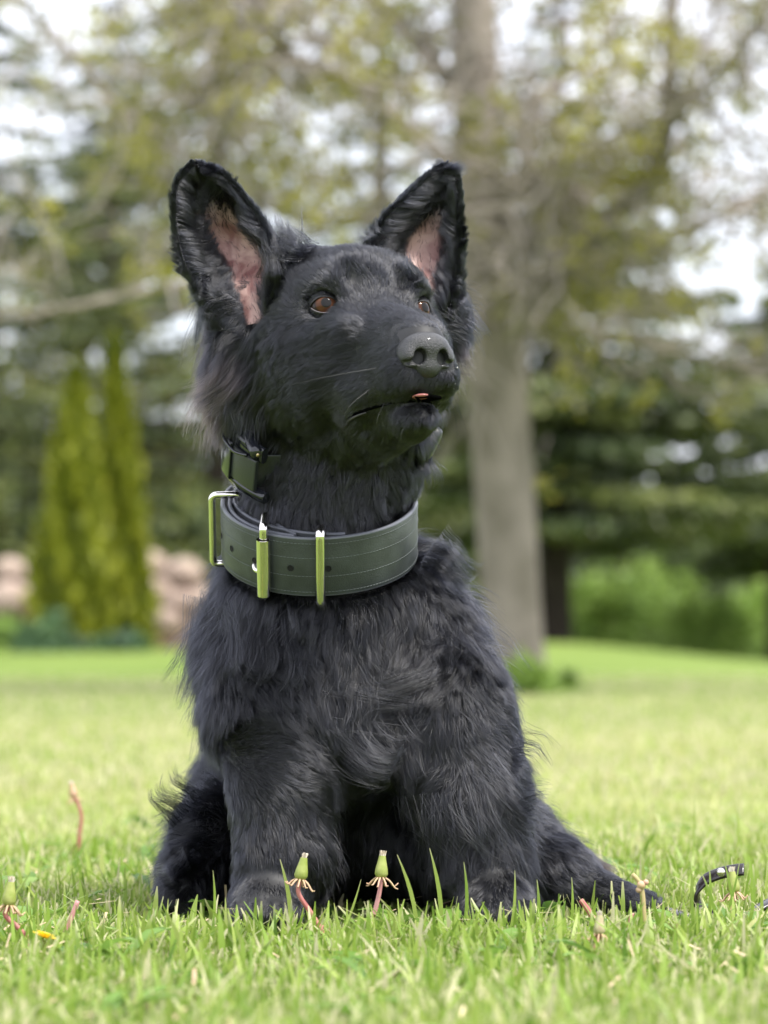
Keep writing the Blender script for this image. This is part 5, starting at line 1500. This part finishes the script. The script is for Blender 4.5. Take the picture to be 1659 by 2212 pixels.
def dandelion(name, label, cat, head, stem, d, mstem, rs=0.0018, size=0.92, kind='bud', group=None, hm=None):
    """head: (px,py) of the base of the flower head, tilt dx; stem: list of (px,py)"""
    t_ = empty(name, tuple(W(*stem[-1], d))); tag(t_, label, cat, group)
    pts = [W(px, py, d) for px, py in ([head[:2]] if head else []) + list(stem)]
    P_ = catmull(pts, 16)
    tube("stem", P_, np.linspace(rs * 0.9, rs * 1.15, 16), mstem, t_, 10)
    if not head: 
        return t_
    c = np.array(pts[0]); ax = nrm([head[2], 0.05, 1.0]); a = nrm(np.cross(ax, [0, 1, 0])); b = np.cross(ax, a)
    if kind == 'flower':
        bm = bmesh.new()
        for ring_n, L_, up_ in ((26, 0.013, 0.25), (22, 0.010, 0.6), (14, 0.007, 1.2)):
            for k in range(ring_n):
                an = 2 * math.pi * k / ring_n + rng.random() * .2; dr = nrm(math.cos(an) * a + math.sin(an) * b + ax * up_); sd = nrm(np.cross(dr, ax)) * 0.0011 * size
                p0_ = c + ax * 0.001; p1_ = p0_ + dr * L_ * size
                bm.faces.new([bm.verts.new(Vector(q)) for q in (p0_ - sd * .5, p0_ + sd * .5, p1_ + sd, p1_ - sd)])
        obj_bm("petals", bm, M_yel, t_)
        return t_
    # closed green head: swollen base narrowing to a tuft
    prof = [(0.0, 0.0012), (0.0015, 0.0040), (0.004, 0.0052), (0.008, 0.0047), (0.012, 0.0038), (0.016, 0.0030), (0.0185, 0.0026)]
    V, F = [], []; sg = 20
    for z, r in prof:
        for j in range(sg):
            an = 2 * math.pi * j / sg; rr = r * size * (1 + 0.10 * (j % 2))
            V.append(c + ax * z * size + (math.cos(an) * a + math.sin(an) * b) * rr)
    for i in range(len(prof) - 1):
        for j in range(sg): F.append((i * sg + j, i * sg + (j + 1) % sg, (i + 1) * sg + (j + 1) % sg, (i + 1) * sg + j))
    mesh_np("head", V, F, hm or M_bract, t_)
    bm = bmesh.new()
    for k in range(34):
        an = rng.random() * 6.283; r_ = rng.random() * 0.0024 * size; p0_ = c + ax * 0.0175 * size + (math.cos(an) * a + math.sin(an) * b) * r_
        p1_ = p0_ + (ax + (math.cos(an) * a + math.sin(an) * b) * rng.uniform(-.1, .35)) * rng.uniform(0.003, 0.0055) * size; sd = nrm(np.cross(ax, rng.normal(size=3))) * 0.00035 * size
        bm.faces.new([bm.verts.new(Vector(q)) for q in (p0_ - sd, p0_ + sd, p1_ + sd * 1.4, p1_ - sd * 1.4)])
    tag(obj_bm("pappus_tuft", bm, M_pap, t_), kind='stuff')
    for k in range(9):
        an = 2 * math.pi * k / 9 + rng.uniform(-.25, .25); o_ = math.cos(an) * a + math.sin(an) * b; L_ = rng.uniform(0.008, 0.012) * size
        cur = rng.uniform(-0.5, 0.9)
        q = [c + ax * 0.001 + o_ * 0.003 * size, c + o_ * (0.003 * size + L_ * .4) - ax * L_ * .15, c + o_ * (0.003 * size + L_ * .75) - ax * L_ * .55, c + o_ * (0.003 * size + L_ * (1.0 + .1 * cur)) - ax * L_ * (.55 - cur * .35)]
        tube("sepal", catmull(q, 8), np.linspace(0.0009, 0.0005, 8) * size, M_curl, t_, 6)
    return t_
dandelion("dandelion", "closed green dandelion head on a red stem, in front of the dog's planted paw", "dandelion", (648, 1902, 0.18), [(645, 1930), (672, 1972), (700, 2020), (718, 2062)], -0.10, M_stemr, group="dandelions gone to bud")
dandelion("dandelion", "closed green dandelion head on a pink stem, in the gap between the dog's legs", "dandelion", (823, 1898, 0.06), [(820, 1925), (812, 1960), (800, 2000), (796, 2045)], -0.07, M_stemp, group="dandelions gone to bud")
dandelion("dandelion", "pale out-of-focus dandelion bud on a leaning red stem, near the bottom of the lawn", "dandelion", (1294, 2020, 0.05), [(1285, 2045), (1262, 2075), (1245, 2115)], -0.22, M_stemr, 0.0017, 0.75, group="dandelions gone to bud", hm=M_pale)
dandelion("dandelion", "faded dandelion bud at the left edge of the photo", "dandelion", (18, 1958, 0.1), [(12, 1978), (40, 2005), (58, 2030), (60, 2080)], -0.16, M_stemr, 0.0019, 0.95, group="dandelions gone to bud")
dandelion("dandelion", "brown withered dandelion bud under the leash handle", "dandelion", (1586, 1930, -0.1), [(1580, 1950), (1575, 1975), (1572, 2020)], -0.03, M_stemt, 0.002, 0.9, group="dandelions gone to bud", hm=M_bract)
dandelion("dandelion", "dry brown dandelion bud on a thin stem, far back in the lawn behind the dog", "dandelion", (160, 1724, -0.2), [(168, 1735), (176, 1765), (172, 1800), (170, 1845)], 0.75, M_stemr, 0.0018, 0.8, group="dandelions gone to bud", hm=M_curl)
dandelion("dandelion", "small open yellow dandelion low in the grass", "dandelion", (94, 2030, 0.3), [(97, 2055), (100, 2090), (102, 2120)], -0.22, M_bract, 0.0014, 0.75, 'flower')
dandelion("cut_stem", "thick pale pink dandelion stalk with its head mown off", "stalk", None, [(168, 1946), (155, 1980), (140, 2020), (126, 2072)], -0.12, M_stemp, 0.0019, group="headless dandelion stalks")
dandelion("cut_stem", "tall tan headless stalk with a knotted bend near its top", "stalk", None, [(1366, 1888), (1382, 1908), (1388, 1935), (1391, 1990), (1395, 2080)], -0.12, M_stemt, 0.0019, group="headless dandelion stalks")
kt = bpy.data.objects["cut_stem.001"]
for (px, py, r) in ((1385, 1912, 0.0033), (1395, 1906, 0.0022), (1380, 1922, 0.0024)):
    bm = bmesh.new(); bmesh.ops.create_icosphere(bm, subdivisions=2, radius=r, matrix=Matrix.Translation(W(px, py, -0.121)))
    obj_bm("knot", bm, M_curl, kt)
dandelion("cut_stem", "short leaning dark red stalk by the dog's outstretched foot", "stalk", None, [(1254, 1944), (1268, 1962), (1286, 1992), (1300, 2030)], -0.10, M_stemr, 0.0021, group="headless dandelion stalks")
dandelion("cut_stem", "short upright pink stalk beside the tan one", "stalk", None, [(1366, 1972), (1360, 1996), (1354, 2030), (1352, 2070)], -0.12, M_stemp, 0.0018, group="headless dandelion stalks")
dandelion("cut_stem", "small curled red stalk at the foot of the nearest bud", "stalk", None, [(1000 - 335, 2008), (690, 2003), (712, 2010), (716, 2060)], -0.09, M_stemr, 0.0017, group="headless dandelion stalks")

# tall blades in front of the dog
TB = [(928, 1832, 944, 1990, 3.2), (605, 1856, 618, 2000, 3.4), (858, 1846, 890, 1985, 3.0), (1002, 1862, 998, 1985, 2.6), (918, 1990, 1012, 1905, 0), (780, 1900, 735, 2010, 1.8),
      (1112, 1880, 1098, 2000, 2.2), (1160, 1900, 1150, 2010, 2.8), (1235, 1895, 1225, 2010, 2.2), (700, 1960, 708, 2050, 2.5), (655, 1940, 660, 2040, 4.0), (590, 1990, 520, 1945, 0),
      (478, 1955, 490, 2040, 2.4), (1532, 1868, 1522, 1990, 2.4), (1562, 1850, 1580, 1990, 2.2), (1598, 1860, 1560, 1985, 2.0), (1515, 1885, 1540, 1990, 2.6), (1628, 1875, 1612, 1990, 2.6), (1500, 1720, 1492, 1850, 1.6), (1590, 1730, 1588, 1830, 2), (460, 1880, 455, 1990, 2)]
V, F, tn = [], [], []
for (x0, y0, x1, y1, w) in TB:
    if w == 0: continue
    d = rng.uniform(-0.11, -0.07) if y0 > 1800 else 0.45
    a, b = Wn(x0, y0, d), Wn(x1, y1, d); side = nrm(np.cross(b - a, [0, 1, 0.0])) * w * 0.0005
    o_ = len(V)
    for s in range(6):
        t = s / 5; p = a * (1 - t) + b * t + side * 2.5 * math.sin(t * 2.2) ; ww = (0.15 + 0.85 * min(1, t * 2.0))
        V += [p - side * ww, p + side * ww]
    for s in range(5): F.append((o_ + 2 * s, o_ + 2 * s + 1, o_ + 2 * s + 3, o_ + 2 * s + 2))
    tn += [rng.uniform(.2, .55)] * 12
o = mesh_np("tall_grass", V, F, M_grass, None, True, {'tone': tn, 'dry': np.tile(np.repeat([.6, .1, 0, 0, 0, 0], 2), len(tn) // 12)})
tag(o, "tall single grass blades rising in front of the dog's legs", "grass", kind='stuff')

# broad weed leaves (dandelion, plantain, clover) among the grass
M_weed = blade_material("weed_leaf", [(0, (0.07, 0.15, 0.03)), (0.5, (0.17, 0.30, 0.05)), (1, (0.28, 0.42, 0.09))], trans=0.4)
V, F, tn = [], [], []
cx, cy = scatter(150, 1.5, 3.6, 1.1)
cx = np.concatenate([cx, [0.20, 0.235, 0.27, -0.26, -0.20, -0.235, 0.02, 0.06, -0.30]]); cy = np.concatenate([cy, [-.08, -.05, -.10, -.05, .05, -.1, -.1, -.12, -.2]])
for x, y in zip(cx, cy):
    if abs(x + 0.083) < 0.05 and -0.13 < y < 0.0: continue
    z = float(gz(x, y))
    for k in range(rng.integers(4, 8)):
        az = rng.random() * 6.283; L_ = rng.uniform(0.03, 0.065); w = L_ * rng.uniform(0.16, 0.26); rise = rng.uniform(0.35, 1.1)
        dv_ = np.array([math.cos(az), math.sin(az), 0]); sd = np.array([-math.sin(az), math.cos(az), 0]); o_ = len(V)
        for s in range(6):
            t = s / 5; p = np.array([x, y, z]) + dv_ * L_ * t * (1 - 0.15 * rise) + np.array([0, 0, 1]) * L_ * rise * (t - 0.55 * t * t)
            ww = w * (0.12 + 0.9 * math.sin(math.pi * min(1, t * 1.02 + 0.02)) ** 0.8 * (0.5 + t)) * 0.5 * (1 + 0.12 * (s % 2))
            V += [p - sd * ww + [0, 0, ww * .35], p, p + sd * ww + [0, 0, ww * .35]]
        for s in range(5):
            b_ = o_ + 3 * s
            F += [(b_, b_ + 1, b_ + 4, b_ + 3), (b_ + 1, b_ + 2, b_ + 5, b_ + 4)]
        tn += [float(np.clip(rng.normal() * .2 + .5, 0, 1))] * 18
o = mesh_np("weed_leaves", V, F, M_weed, None, True, {'tone': tn, 'dry': np.zeros(len(tn))})
tag(o, "broad dandelion and plantain leaves growing low in the lawn", "leaves", kind='stuff')
# mown clippings and dead bits
X, Y = scatter(1000, 1.5, 3.6)
n = len(X); C = np.stack([X, Y, gz(X, Y) + rng.uniform(0.008, 0.03, n)], -1)
a = rng.normal(size=(n, 3)) * [1, 1, .3]; a /= np.linalg.norm(a, axis=1, keepdims=True); b = np.cross(a, [0, 0, 1.]); b /= np.linalg.norm(b, axis=1, keepdims=True)
L_ = rng.uniform(.004, .011, n)[:, None]; w = rng.uniform(.0005, .0012, n)[:, None]
V = np.stack([C - a * L_ - b * w, C - a * L_ + b * w, C + a * L_ + b * w, C + a * L_ - b * w], 1).reshape(-1, 3)
tag(mesh_np("clippings", V, np.arange(4 * n).reshape(-1, 4), mat_p("dry_clipping", (0.62, 0.52, 0.32), 0.8, nscale=3, col2=(0.45, 0.30, 0.20)), None, False),
    "dry grass clippings scattered through the lawn", "clippings", kind='stuff')
